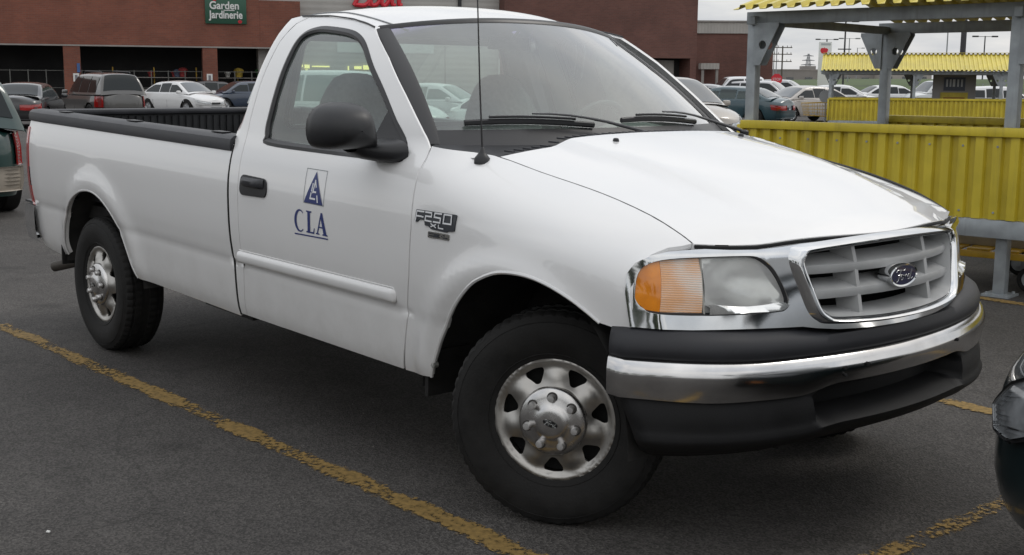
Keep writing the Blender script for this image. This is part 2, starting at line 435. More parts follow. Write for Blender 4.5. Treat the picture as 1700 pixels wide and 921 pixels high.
ARCH_R = [(-3.99, .40), (-3.975, .50), (-3.915, .62), (-3.82, .715), (-3.70, .783), (-3.57, .82), (-3.43, .822), (-3.305, .78), (-3.205, .70), (-3.13, .595), (-3.07, .50), (-3.01, .408)]
ARCH_F = [(-.428, .436), (-.391, .525), (-.345, .615), (-.261, .729), (-.155, .825), (-.06, .874), (.027, .899), (.138, .905), (.23, .891), (.314, .862), (.38, .828), (.43, .796)]
for s in (-1, 1):
    # ---------------- bed side
    ar = spline(ARCH_R, 4)
    bed = [(-1.905, 1.185), (-1.905, .40)] + [(-2.4, .405), (-3.01, .408)][:1] + ar[::-1] + [(-4.15, .375), (-4.40, .40), (-4.475, .47), (-4.49, .60), (-4.485, .90), (-4.465, 1.185)]
    o = side_panel('bed_side', bed, bed_y, s, WHITE, TR, step=.06, stepv=.035, depth=.03)
    lip = MB(); lip.tube([B((x, s*(bed_y(x, z)-.004), z)) for x, z in ar], .007, 6); lip.build('arch_lip', WHITE, o)
    wl = MB(); n = 24
    rows = [[B((-3.47+.53*math.cos(a), s*yy, .36+.49*math.sin(a))) for a in [math.pi*k/n for k in range(n+1)]] for yy in (.955, .62)]
    wl.grid(rows); wl.box(B((-3.47, s*.60, .66)), (1.1, .02, .46)); wl.build('wheel_well', UNDER, TR)
    # ---------------- rail cap
    rc = MB(); prof_rc = [(.978, 1.155), (.984, 1.16), (.986, 1.185), (.980, 1.208), (.962, 1.222), (.90, 1.226), (.872, 1.222), (.868, 1.19)]
    xs = [-4.475+(2.57)*i/24 for i in range(25)]
    rows = [[(x, s*(yy-(.012*sstep(-4.30, -4.50, x))), z) for yy, z in prof_rc] for x in xs]
    rc.grid(rows)
    for r_ in (rows[0], rows[-1]): rc.add(r_, [tuple(range(len(r_)))])
    rco = rc.build('bed_rail_cap', PADP, TR, fn=B)
    for px in (-4.0, -3.05, -2.1):       # stake-pocket covers
        q = MB(); q.box((px, s*.925, 1.2285), (.11, .045, .006)); q.build('pocket_cover', BLACKP, rco, fn=B, bevel=.002)
    # ---------------- door
    dfront = [(-.615, .425), (-.585, .54), (-.56, .651), (-.525, .80), (-.508, .98), (-.512, 1.151), (-.53, 1.225), (-.548, 1.262)]
    pill = [(-.625, 1.316), (-.785, 1.443), (-.977, 1.588), (-1.16, 1.702)]
    drip = [(-1.229, 1.717), (-1.372, 1.736), (-1.595, 1.751), (-1.72, 1.7525)]
    rear = [(-1.79, 1.72), (-1.822, 1.64), (-1.826, 1.45), (-1.82, 1.30), (-1.805, 1.20), (-1.80, 1.05), (-1.802, .80), (-1.812, .60), (-1.83, .415)]
    door_out = dfront+pill+drip+rear
    win = [(-1.672, 1.281), (-1.655, 1.24), (-1.61, 1.205), (-1.166, 1.202), (-.818, 1.204), (-.675, 1.205), (-.648, 1.222), (-.69, 1.27), (-.775, 1.335), (-.917, 1.459), (-1.039, 1.551), (-1.145, 1.632), (-1.23, 1.672), (-1.332, 1.692), (-1.515, 1.705), (-1.60, 1.70), (-1.66, 1.68), (-1.688, 1.635), (-1.688, 1.539), (-1.682, 1.425), (-1.675, 1.33)]
    win = spline(win, 4, closed=True)
    dr = side_panel('door', door_out, cab_y, s, WHITE, TR, holes=[win], step=.05, stepv=.03, depth=.012)
    sl = MB(); cx = sum(p[0] for p in win)/len(win); cz = sum(p[1] for p in win)/len(win)
    def shrink(d): 
        o = []
        n_ = len(win)
        for i, p in enumerate(win):
            t_ = Vector(win[(i+1) % n_])-Vector(win[i-1]); nn = Vector((-t_.y, t_.x)).normalized()
            if (Vector((cx, cz))-Vector(p)).dot(nn) < 0: nn = -nn
            o.append((p[0]+nn.x*d, p[1]+nn.y*d))
        return o
    w0, w1, w2 = shrink(-.004), shrink(.010), shrink(.022)
    rows = [[(x, s*(cab_y(x, z)+o_), z) for x, z in wv] for wv, o_ in ((w0, .001), (w1, .005), (w2, -.004), (w2, -.03))]
    sl.grid(rows, close=True); sl.build('window_seal', SEAL, dr, fn=B)
    side_panel('window_glass', w1, cab_y, s, GLASS_S, dr, off=-.012, step=.12, depth=0)
    # inner door card
    ic = MB()
    pts = [(-1.79, .45), (-.62, .45), (-.57, .80), (-.55, 1.17), (-1.79, 1.185)]
    ic.prism(pts, lambda u, v, d: (u, s*d, v), .86, .90); ic.build('door_card', INTER, dr, fn=B)
    # mirror sail, body moulding, handle
    side_panel('mirror_sail', rounded([(-.655, 1.209), (-.655, 1.228), (-.70, 1.285), (-.80, 1.36), (-.845, 1.395), (-.90, 1.25), (-.92, 1.209)], .008), cab_y, s, BLACKP, dr, off=.003, step=.05, depth=.02)
    mo = MB(); zc = .692
    cs = [(.000, -.030), (.012, -.028), (.019, -.016), (.020, .006), (.016, .020), (.008, .024), (.010, .030), (.0, .034)]
    xs = [-1.83]+[-1.825+1.19*i/30 for i in range(31)]+[-.625, -.615]
    rows = []
    for i, x in enumerate(xs):
        k = 0.15 if i == 0 else (.75 if i == len(xs)-2 else (.12 if i == len(xs)-1 else 1)); zz = zc+.018*(x+1.83)/1.2
        rows.append([(x, s*(cab_y(x, zz)-.002+d*k), zz+h*(1 if 0 < i < len(xs)-1 else .6)) for d, h in cs])
    mo.grid(rows); mo.build('side_moulding', WHITE, dr, fn=B, smooth=60)
    hp = rounded([(-1.782, .975), (-1.545, .982), (-1.548, 1.062), (-1.775, 1.066)], .036, 6)
    side_panel('handle_bezel', hp, cab_y, s, BLACKP, dr, off=.006, step=.04, depth=.010)
    hh = MB(); rows = []
    for i in range(9):
        t = i/8; x = -1.755+.185*t; b_ = .030*math.sin(math.pi*min(1, max(0, t)))**.35+.004
        rows.append([(x, s*(cab_y(x, 1.035)+.004+b_*c), 1.036+.020*q) for c, q in ((0, -1), (.7, -.9), (1, -.4), (1, .5), (.6, 1), (0, 1.05))])
    hh.grid(rows); hh.build('door_handle', PADP, dr, fn=B, smooth=50)
    # ---------------- cab corner behind the door
    cc = [(-1.836, .415), (-1.818, .60), (-1.808, .80), (-1.806, 1.05), (-1.811, 1.20), (-1.826, 1.30), (-1.832, 1.45), (-1.828, 1.64), (-1.797, 1.7225), (-1.73, 1.7565), (-1.80, 1.757), (-1.90, 1.742), (-1.962, 1.69), (-1.985, 1.58), (-1.985, 1.45), (-1.965, 1.33), (-1.93, 1.24), (-1.893, 1.19), (-1.885, 1.0), (-1.885, .415)]
    side_panel('cab_corner', cc, cab_y, s, WHITE, TR, step=.03, stepv=.04, depth=.05)
    # ---------------- fender
    topl = [(x, smooth_tab(SEAMZ, x)) for x in (-.54, -.45, -.36, -.28, -.2, -.13, -.06, .02, .1, .17, .23, .3, .37, .435, .49, .53, .56, .58, .600)]
    fro = [(.585, 1.040), (.56, 1.034), (.536, 1.014), (.524, .985), (.530, .93), (.537, .86), (.540, .797)]
    dseam = [(-.608, .425), (-.578, .54), (-.553, .651), (-.518, .80), (-.501, .98), (-.505, 1.151), (-.523, 1.225)]
    af = spline(ARCH_F, 4)
    fen = topl+fro+[(.47, .788)]+af[::-1]+[(-.60, .424)]+dseam[1:]
    fo = side_panel('fender', fen, fen_y, s, WHITE, TR, step=.035, stepv=.022, depth=.025)
    lip = MB(); lip.tube([B((x, s*(fen_y(x, z)-.004), z)) for x, z in af], .007, 6); lip.build('arch_lip', WHITE, fo)
    wl = MB(); n = 24
    rows = [[B((.03+.53*math.cos(a), s*yy, .38+.535*math.sin(a))) for a in [math.pi*k/n for k in range(n+1)]] for yy in (.95, .50)]
    wl.grid(rows); wl.box(B((.03, s*.48, .72)), (1.1, .02, .52)); wl.build('wheel_well', UNDER, TR)
    bt = MB(); bt.tube([B((-.405, s*.955, .487)), B((-.405, s*.975, .487))], .012, 8); bt.build('fender_bolt', mat('bolt', (.3, .3, .28), rough=.5, metal=.6), fo)
    # ---------------- tail lamp
    side_panel('tail_light', rounded([(-4.495, .64), (-4.455, .64), (-4.445, 1.12), (-4.475, 1.12)], .008), bed_y, s, RED, TR, off=.005, step=.05, depth=.05)

# ---------------- dark strips laid in the panel gaps, standing in for their shade
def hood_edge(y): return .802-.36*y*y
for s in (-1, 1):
    q = MB(); q.tube([B((x+.0035, s*(fen_y(x, z)-.006), z)) for x, z in spline([(-.611, .425), (-.581, .54), (-.556, .651), (-.521, .80), (-.504, .98), (-.508, 1.151), (-.526, 1.225), (-.545, 1.262)], 5)], .0048, 5); q.build('seam_shade', SEAL, TR)
    q = MB(); q.tube([B((x, s*(cab_y(x, z)-.006), z)) for x, z in spline([(-1.833, .415), (-1.815, .60), (-1.805, .80), (-1.803, 1.05), (-1.808, 1.20), (-1.823, 1.30), (-1.829, 1.45), (-1.825, 1.64), (-1.7935, 1.7213)], 5)], .0042, 5); q.build('seam_shade', SEAL, TR)
    q = MB(); q.tube([B((x, s*(fen_y(x, smooth_tab(SEAMZ, x))-.004), smooth_tab(SEAMZ, x)-.004)) for x in [-.28+.875*i/30 for i in range(31)]], .0052, 5); q.build('seam_shade', SEAL, TR)
    q = MB(); q.tube([B((-1.8955, s*(prof(z)-.007), z)) for z in [.41+.77*i/24 for i in range(25)]], .0095, 6); q.build('cab_gap_shade', DARK, TR)
q = MB(); q.tube([B((hood_edge(y)+.006, y, hood_z(hood_edge(y), y)-.008)) for y in [-.745+1.41*i/30 for i in range(31)]], .0062, 6); q.build('hood_gap_shade', DARK, TR)
# ---------------- hood
rear_h = [(-.28, .797), (-.265, .70), (-.235, .5), (-.215, .25), (-.21, 0)]
rear_h = rear_h+[(x, -y) for x, y in rear_h[-2::-1]]
sid = [(x, smooth_tab(SEAMY, x)-.007) for x in (-.2, -.06, .05, .15, .23, .33, .435, .52, .57, .595)]
fr_h = [(hood_edge(y), y) for y in [.743-1.486*i/24 for i in range(25)]]
hood_out = [(x, -y) for x, y in sid]+[(a, b) for a, b in fr_h[::-1]]+[(x, y) for x, y in sid[::-1]]+rear_h
hood = panel('hood', hood_out, lambda x, y: (x, y, hood_z(x, y)), WHITE, TR, step=.04, depth=.03, post=B)
for px, py in ((-.12, -.36), (-.12, .36)):
    nz = MB(); z = hood_z(px, py)
    nz.lathe([(-.004, .012), (.004, .012), (.010, .009), (.012, 0)], 12, o=(px, py, z), axis='z'); nz.build('washer_nozzle', BLACKP, TR, fn=B)

# ---------------- cowl and windshield
def ws(u, v):      # u -1..1 across, v 0..1 up
    k = abs(u)**2.2
    b = Vector((-.37-.225*k, .835*u, 1.272-.004*k)); t = Vector((-1.055-.125*k, .655*u, 1.747-.047*k))
    p = b.lerp(t, v); bow = .022*math.sin(math.pi*v)
    return (p.x+bow*.6, p.y, p.z+bow*.8)
wsh = panel('windshield', [(-1, 0), (1, 0), (1, 1), (-1, 1)], ws, GLASS_W, TR, step=.1, depth=0, post=B)
fr = MB()
def wsn(u, v, o):
    p = Vector(ws(u, v)); d = Vector((.6, .15*u, .75)).normalized(); return p+d*o
for s in (-1, 1):
    rows = [[tuple(wsn(s*u, v, o)) for v in [i/16 for i in range(17)]] for u, o in ((1.075, -.016), (1.04, .004), (.985, .005), (.968, .001), (.968, -.01))]
    fr.grid(rows)
rows = [[tuple(wsn(u, v, o)) for u in [-1.03+2.06*i/24 for i in range(25)]] for v, o in ((1.03, -.004), (1.02, .008), (1.0, .008), (.985, .001))]
fr.grid(rows)
rows = [[tuple(wsn(u, v, o)) for u in [-1+2*i/24 for i in range(25)]] for v, o in ((-.02, .004), (.10, .002))]
fr.grid(rows)
fr.build('windshield_seal', SEAL, wsh, fn=B, smooth=50)
cw = MB(); rows = []
for i in range(33):
    y = -.86+1.72*i/32; k = (abs(y)/.84)**2.2
    gx = -.37-.225*k; hx = -.20-.05*k if abs(y) < .80 else -.30
    hx = -.19-.10*(abs(y)/.8)**3; hz = (hood_z(hx, y) if abs(y) < .79 else 1.25)-.012
    rows.append([(gx-.03, y, 1.27-.004*k), (gx+.03, y, 1.268), ((gx+hx)/2, y, (1.262+hz)/2-.004), (hx, y, hz)])
cw.grid(rows)
cwo = cw.build('cowl', BLACKP, TR, fn=B)
cg = MB()
for i in range(40):
    y = -.70+1.4*i/39; hx = -.225-.10*(abs(y)/.8)**3
    cg.box((hx-.03, y, hood_z(hx, y)-.004), (.045, .012, .006))
tag(cg.build('cowl_vent', PADP, cwo, fn=B), kind='stuff')
def wiper(y0, y1, name):
    wp = empty(name, parent=TR)
    a = MB(); P = []
    for i in range(9):
        t = i/8; y = y0+(y1-y0)*t; v = .025+.115*math.sin(t*1.9)
        p = wsn(y/.82, v, .028+.012*math.sin(math.pi*t)); P.append(p)
    x0 = Vector((P[0].x+.10, y0+.06, 1.287))
    a.tube([B(x0), B(x0+Vector((-.02, -.01, .012)))]+[B(p+Vector((0, 0, .012))) for p in P[2:7]], [.014, .013, .010, .008, .007, .006, .005], 8, flat=.6); a.build('wiper_arm', SEAL, wp)
    b_ = MB(); Q = []
    yb0 = y0+(y1-y0)*.30; yb1 = y1+(y1-y0)*.16
    for i in range(13):
        t = i/12; y = yb0+(yb1-yb0)*t; Q.append(B(wsn(y/.82, .105+.035*math.sin(t*2.2), .014)))
    b_.tube(Q, .008, 6, flat=1.4); 
    Q2 = [q+Vector((.004, 0, .018)) for q in Q[2:-2]]
    b_.tube(Q2, .005, 6); b_.build('wiper_blade', SEAL, wp)
    c_ = MB(); c_.lathe([(-.02, .02), (.006, .02), (.012, .012), (.012, 0)], 12, o=x0, axis='z'); c_.build('pivot_cap', BLACKP, wp, fn=B)
wiper(.02, -.60, 'wiper'); wiper(.72, .10, 'wiper')
# ---------------- antenna
an = empty('antenna', parent=TR)
ab = Vector((-.30, -.845, 1.238))
q = MB(); q.lathe([(-.015, .030), (.004, .028), (.016, .018), (.026, .010), (.04, .006), (.045, 0)], 16, o=ab, axis='z'); q.build('antenna_base', BLACKP, an, fn=B)
q = MB(); q.tube([ab+Vector((0, 0, .03)), ab+Vector((-.02, 0, .25)), ab+Vector((-.06, 0, .82))], [.0035, .003, .002], 6); q.build('antenna_mast', SEAL, an, fn=B)

# ---------------- roof
rl = [(-1.155-.0*0, .0)]
side_r = [(x, roof_drip(x)[0]+.002) for x in (-1.165, -1.2, -1.26, -1.36, -1.48, -1.6, -1.72, -1.82)]
hdr = [(-1.05-.125*(abs(y)/.655)**2.2, y) for y in [-.645+1.29*i/20 for i in range(21)]]
rearr = [(-1.90, .63), (-1.95, .55), (-1.975, .3), (-1.98, 0), (-1.975, -.3), (-1.95, -.55), (-1.90, -.63)]
roof_out = hdr+side_r+rearr+[(x, -y) for x, y in side_r[::-1]]
roof = panel('roof', roof_out, lambda x, y: (x, y, roof_z(x, y)), WHITE, TR, step=.05, depth=.02, post=B)
for s in (-1, 1):
    q = MB(); q.tube([B((x, s*(.585-.03*sstep(-1.4, -1.1, x)), roof_z(x, .585-.03*sstep(-1.4, -1.1, x))+.001)) for x in [-1.93+.78*i/20 for i in range(21)]], .007, 6, flat=.4)
    q.build('roof_ditch_strip', mat('ditch_grey', (.25, .26, .27), rough=.6), roof)
    q = MB(); q.tube([B((x, s*(roof_drip(x)[0]+.002), roof_drip(x)[1]+.003)) for x in [-1.80+.645*i/20 for i in range(21)]], .0035, 6); q.build('gutter_seal', SEAL, roof)
hl = MB(); rows = [[(x, y, roof_z(x, y)-.035) for y in [-.60+1.2*i/12 for i in range(13)]] for x in [-1.9+.72*i/8 for i in range(9)]]
hl.grid(rows); hl.build('headliner', mat('headliner', (.55, .56, .54), rough=.9), TR, fn=B)
# ---------------- cab back wall and rear window
bw = lambda y, z: (-1.955-.0*y+.05*y*y-.04*sstep(1.25, 1.1, z)*0, y, z)
ro = rounded([(-.86, .45), (.86, .45), (.90, 1.19), (.66, 1.72), (.4, 1.765), (-.4, 1.765), (-.66, 1.72), (-.90, 1.19)], .03)
rw = rounded([(-.70, 1.255), (.70, 1.255), (.60, 1.66), (-.60, 1.66)], .06, 5)
bk = panel('cab_back', ro, lambda y, z: (-1.955+.06*y*y+.075*sstep(1.24, 1.14, z), y, z), WHITE, TR, holes=[rw], step=.06, depth=.05, out_sign=-1, post=B)
rg = panel('rear_window', rw, lambda y, z: (-1.945+.06*y*y, y, z), GLASS_S, TR, step=.15, depth=0, out_sign=-1, post=B)
q = MB()
q.tube([B((-1.944+.06*y*y, y, z)) for y, z in rw+rw[:1]], .013, 6)
q.build('window_frame', SEAL, rg)
# ---------------- cab interior
fl = MB(); fl.box((-1.25, 0, .50), (1.35, 1.70, .04)); fl.box((-.60, 0, .80), (.04, 1.70, .62)); fl.box((-1.90, 0, .82), (.03, 1.66, .70)); fl.build('cab_floor', INTER, TR, fn=B)
def seat(y):
    st = empty('seat', parent=TR)
    rows = []
    for z, hw, x, d in [(.78, .25, -1.52, .10), (.90, .26, -1.58, .10), (1.05, .262, -1.63, .10), (1.18, .255, -1.67, .095), (1.30, .235, -1.70, .085), (1.38, .195, -1.72, .075), (1.44, .155, -1.73, .065), (1.485, .115, -1.735, .05), (1.505, .06, -1.737, .03), (1.508, .01, -1.738, .01)]:
        rows.append([(x+d*math.cos(a)*(1 if math.cos(a) > 0 else .8), y+hw*math.copysign(abs(math.sin(a))**.7, math.sin(a)), z) for a in [2*math.pi*k/20 for k in range(20)]])
    q = MB(); q.grid(rows, close=True); q.build('seat_back', SEATM, st, fn=B, smooth=80)
    q = MB(); q.box((-1.30, y, .76), (.55, .54, .16)); q.build('seat_cushion', SEATM, st, fn=B, bevel=.05, bseg=3)
seat(-.43); seat(.43)
q = MB(); rows = []
for i in range(21):
    y = -.84+1.68*i/20; hump = .06*math.exp(-((y-.40)/.20)**2); k = (abs(y)/.84)**2
    rows.append([(-.42-.16*k, y, 1.262), (-.62-.1*k, y, 1.285+hump*.5), (-.80, y, 1.275+hump), (-.90, y, 1.20+hump), (-.93, y, 1.05), (-.86, y, .85), (-.72, y, .75)])
q.grid(rows); q.build('dashboard', INTERD, TR, fn=B, smooth=50)
sw = empty('steering_wheel', parent=TR); q = MB(); c = Vector((-1.03, .40, 1.23)); ax = Vector((-.88, 0, .47)).normalized(); e1 = Vector((0, 1, 0)); e2 = ax.cross(e1)
q.tube([c+e1*.195*math.cos(a)+e2*.195*math.sin(a) for a in [2*math.pi*k/32 for k in range(33)]], .014, 8, cap=False); q.build('wheel_rim', mat('steering_grey', (.09, .10, .10), rough=.6), sw, fn=B)
q = MB(); q.tube([c-ax*.05, c], .06, 12)
for a in (0.2, math.pi-.2, -1.57): q.tube([c, c+(e1*math.cos(a)+e2*math.sin(a))*.19], .016, 6)
q.tube([c-ax*.05, c-ax*.35], .035, 8); q.build('wheel_hub', MATS['steering_grey'], sw, fn=B)
q = MB(); q.box((-1.16, 0, 1.655), (.03, .22, .055)); q.tube([(-1.14, 0, 1.67), (-1.08, 0, 1.72)], .008, 6); q.build('rear_view_mirror', SEAL, TR, fn=B, bevel=.012)

# ---------------- door mirrors
MOUT = spline([(1.0, -.85), (.95, -.3), (.86, .25), (.72, .70), (.42, .96), (0, 1.0), (-.42, .93), (-.76, .70), (-.95, .30), (-1.0, -.15), (-.96, -.58), (-.80, -.88), (-.45, -1.0), (.1, -1.0), (.75, -.97)], 2, closed=True)
for s in (-1, 1):
    mr_ = empty('door_mirror', parent=TR)
    q = MB(); rows = []
    # shell: outline in (y',z) shrinking towards the front (+x)
    hw, hh_ = .119, .086
    c0 = Vector((-.80 if s < 0 else -.99, s*(1.115 if s < 0 else .995), 1.332))
    for dx, k in ((-.045, .93), (-.035, 1.0), (.0, 1.0), (.045, .96), (.085, .86), (.115, .70), (.135, .48), (.145, .22), (.147, .02)):
        ring = [(c0.x+dx-.07*a_*hw*k*(-1), c0.y-s*a_*hw*k, c0.z+b2*hh_*k-.012*(1-k)) for a_, b2 in MOUT]
        rows.append(ring)
    q.grid(rows, close=True); q.build('mirror_shell', BLACKP, mr_, fn=B, smooth=60)
    q = MB(); q.add(rows[0], [tuple(range(len(MOUT)))]); q.build('mirror_glass', mat('mirror_glass', (.7, .72, .74), rough=.02, metal=1), mr_, fn=B)
    q = MB(); rows = []
    for t, y, x, z, a, b_ in [(t_, y_-(0 if s < 0 else .10), x_-(0 if s < 0 else .10), z_, a_, b2) for t_, y_, x_, z_, a_, b2 in [(0, .925, -.735, 1.240, .105, .045), (.3, .975, -.745, 1.238, .10, .040), (.6, 1.02, -.775, 1.240, .085, .034), (.8, 1.05, -.79, 1.246, .07, .030), (1, 1.075, -.80, 1.262, .055, .028)]]:
        rows.append([(x+a*math.copysign(abs(math.cos(h))**.7, math.cos(h)), s*y, z+b_*math.copysign(abs(math.sin(h))**.7, math.sin(h))) for h in [2*math.pi*j/18 for j in range(18)]])
    q.grid(rows, close=True); q.add(rows[0], [tuple(range(18))]); q.build('mirror_arm', BLACKP, mr_, fn=B, smooth=60)

# ---------------- bed: liner, tailgate, rear bumper
bl = MB(); bl.box((-3.19, 0, .74), (2.54, 1.66, .03)); bl.box((-1.945, 0, .97), (.04, 1.74, .46))
for s in (-1, 1):
    bl.box((-3.19, s*.875, .97), (2.54, .02, .47)); bl.box((-3.47, s*.75, .87), (.95, .22, .24))
    for i in range(60): bl.box((-4.36+i*.041, s*.862, .97), (.02, .012, .44))
for i in range(32): bl.box((-1.92, -.80+i*.0516, .97), (.012, .024, .44))
for i in range(16): bl.box((-3.19, -.75+i*.1, .758), (2.5, .04, .012))
bl.build('bed_liner', LINER, TR, fn=B)
tg = empty('tailgate', parent=TR)
q = MB(); q.box((-4.455, 0, .93), (.06, 1.72, .53)); q.build('tailgate_skin', WHITE, tg, fn=B, bevel=.015)
q = MB(); q.box((-4.43, 0, 1.205), (.095, 1.735, .035)); q.build('tailgate_cap', PADP, tg, fn=B, bevel=.012)
q = MB(); q.box((-4.418, 0, .965), (.012, 1.70, .45))
for i in range(34): q.box((-4.408, -.80+i*.0485, .965), (.014, .026, .42))
q.build('tailgate_liner', LINER, tg, fn=B)
rb = empty('rear_bumper', parent=TR)
q = MB(); rows = []
for i in range(25):
    y = -.99+1.98*i/24; a = abs(y); x = -4.66+.10*a**6
    rows.append([(x+.12*0+.10, y, .645), (x, y, .64), (x-.015, y, .60), (x-.01, y, .50), (x+.03, y, .44), (x+.10, y, .43)])
for k in (0, -1):
    sgn = 1 if k == 0 else -1
    e = [(p[0]+.16, p[1]*1.0, p[2]) for p in rows[k]]; rows = ([e]+rows) if k == 0 else (rows+[e])
q.grid(rows); q.build('bumper_bar', CHROME, rb, fn=B)
q = MB(); q.box((-4.60, 0, .648), (.16, 1.9, .012)); q.build('step_pad', BLACKP, rb, fn=B)
q = MB(); q.tube([B((-3.2, -.62, .36)), B((-3.9, -.70, .40)), B((-4.25, -.76, .31)), B((-4.48, -.86, .245))], .032, 12); q.build('tailpipe', mat('pipe', (.10, .09, .08), rough=.6, metal=.7), TR)
# ---------------- underbody
q = MB()
for y in (-.45, .45): q.box((-1.9, y, .44), (5.2, .08, .16))
q.box((-1.2, 0, .46), (1.3, 1.80, .06)); q.box((-3.2, 0, .66), (2.5, 1.7, .08)); q.box((.2, 0, .52), (1.1, .9, .30)); q.box((-.9, 0, .38), (1.0, .35, .16))
q.tube([(-3.52, -.8, .30), (-3.52, .8, .30)], .045, 10); q.box((-3.52, .0, .30), (.26, .30, .26))
q.tube([(.03, -.7, .36), (.03, .7, .36)], .04, 8); q.box((-2.45, -.55, .42), (.5, .35, .25)); q.box((-.55, 0, .43), (.05, 1.7, .14))
q.build('underbody', UNDER, TR, fn=B)
for s in (-1, 1):
    q = MB(); q.box((-4.07, s*.90, .43), (.012, .12, .20)); q.build('mud_flap', RUBBER, TR, fn=B)
    q = MB(); q.box((-.46, s*.86, .44), (.02, .20, .17)); q.build('splash_flap', RUBBER, TR, fn=B)

# ---------------- front end: chrome surround, headlamps, grille
GR = spline([(-.428, 1.006), (-.395, 1.020), (-.2, 1.032), (0, 1.036), (.2, 1.032), (.395, 1.020), (.428, 1.006), (.437, .975), (.415, .90), (.395, .845), (.37, .82), (.33, .808), (.17, .800), (0, .798), (-.17, .800), (-.33, .808), (-.37, .82), (-.395, .845), (-.415, .90), (-.437, .975)], 6, closed=True)
HLN = [(-.925, .90), (-.915, .96), (-.89, .993), (-.84, 1.006), (-.74, 1.011), (-.63, 1.012), (-.585, 1.008), (-.555, .99), (-.53, .96), (-.503, .895), (-.498, .862), (-.512, .845), (-.55, .838), (-.742, .835), (-.885, .842), (-.912, .855), (-.924, .875)]
HLN = spline(HLN, 3, closed=True)
def sur(y, z):
    side = -.04*sstep(.87, .96, abs(y))
    return (front_x(y, z)+.004+side, y, z)
top_s = [(-.942, .80), (-.944, .90), (-.935, .96), (-.918, .992), (-.885, 1.016), (-.84, 1.027), (-.79, 1.031)]+[(y, hood_z(hood_edge(y), y)-.011) for y in (-.735, -.66, -.58, -.5, -.42, -.34, -.26, -.18, -.09, 0)]
bot_s = [(0, .765), (-.2, .767), (-.33, .773), (-.41, .782), (-.46, .790), (-.60, .792), (-.80, .794)]
surround_out = top_s+[(-y, z) for y, z in top_s[-2::-1]]+[(-y, z) for y, z in bot_s[::-1]]+bot_s[1:]
GRO = [(y*1.045, .915+(z-.915)*1.075) for y, z in GR]
so = panel('grille_surround', surround_out, sur, CHROME, TR, holes=[GRO, HLN, [(-y, z) for y, z in HLN]], step=.022, depth=.045, post=B)
q = MB()
def ringrow(ky, kz, dx): return [(front_x(y*ky, .915+(z-.915)*kz)+dx, y*ky, .915+(z-.915)*kz) for y, z in GR]
q.grid([ringrow(1.11, 1.16, .0), ringrow(1.095, 1.14, .010), ringrow(1.07, 1.10, .022), ringrow(1.04, 1.06, .028), ringrow(1.015, 1.02, .024), ringrow(1.0, 1.0, .012), ringrow(.99, .985, -.015)], close=True)
q.build('grille_ring', CHROME, so, fn=B, smooth=60)
AMBER = mat('amber_lens', (.90, .27, .010), rough=.15, coat=1, var=.25, vscale=14)
def ribbed(name, c1, c2, sc_):
    m = mat(name, c1, rough=.18, coat=1); t = m.node_tree; b = t.nodes['Principled BSDF']
    c = t.nodes.new('ShaderNodeTexCoord'); w_ = t.nodes.new('ShaderNodeTexWave'); w_.wave_type = 'BANDS'; w_.bands_direction = 'Z'; w_.inputs['Scale'].default_value = sc_; w_.inputs['Distortion'].default_value = 1.5; w_.inputs['Detail'].default_value = 2
    t.links.new(c.outputs['Object'], w_.inputs['Vector'])
    n = t.nodes.new('ShaderNodeTexNoise'); n.inputs['Scale'].default_value = 9; t.links.new(c.outputs['Object'], n.inputs['Vector'])
    ad = t.nodes.new('ShaderNodeMath'); ad.operation = 'MULTIPLY_ADD'; t.links.new(w_.outputs[0], ad.inputs[0]); ad.inputs[1].default_value = .35; t.links.new(n.outputs[0], ad.inputs[2])
    r = t.nodes.new('ShaderNodeValToRGB'); r.color_ramp.elements[0].position = .45; r.color_ramp.elements[1].position = .85
    r.color_ramp.elements[0].color = (*c1, 1); r.color_ramp.elements[1].color = (*c2, 1); t.links.new(ad.outputs[0], r.inputs[0]); t.links.new(r.outputs[0], b.inputs['Base Color'])
    bp = t.nodes.new('ShaderNodeBump'); bp.inputs['Strength'].default_value = .4; bp.inputs['Distance'].default_value = .003; t.links.new(w_.outputs[0], bp.inputs['Height']); t.links.new(bp.outputs[0], b.inputs['Normal'])
    return m
RIBA = ribbed('ribbed_amber', (.84, .42, .18), (.82, .78, .72), 60)
REFL = mat('lamp_reflector', (.80, .81, .80), rough=.22, metal=.85, var=.2, vscale=9)
LENS = glass('lamp_lens', (.90, .91, .90), refl=1.2, fog=.62, film=(.92, .92, .90))
def clip_poly(poly, f):      # keep points with f>=0 (Sutherland-Hodgman on one half-plane)
    o = []; n = len(poly)
    for i in range(n):
        a, b = poly[i], poly[(i+1) % n]; fa, fb = f(a), f(b)
        if fa >= 0: o.append(a)
        if (fa >= 0) != (fb >= 0):
            t = fa/(fa-fb); o.append((a[0]+(b[0]-a[0])*t, a[1]+(b[1]-a[1])*t))
    return o
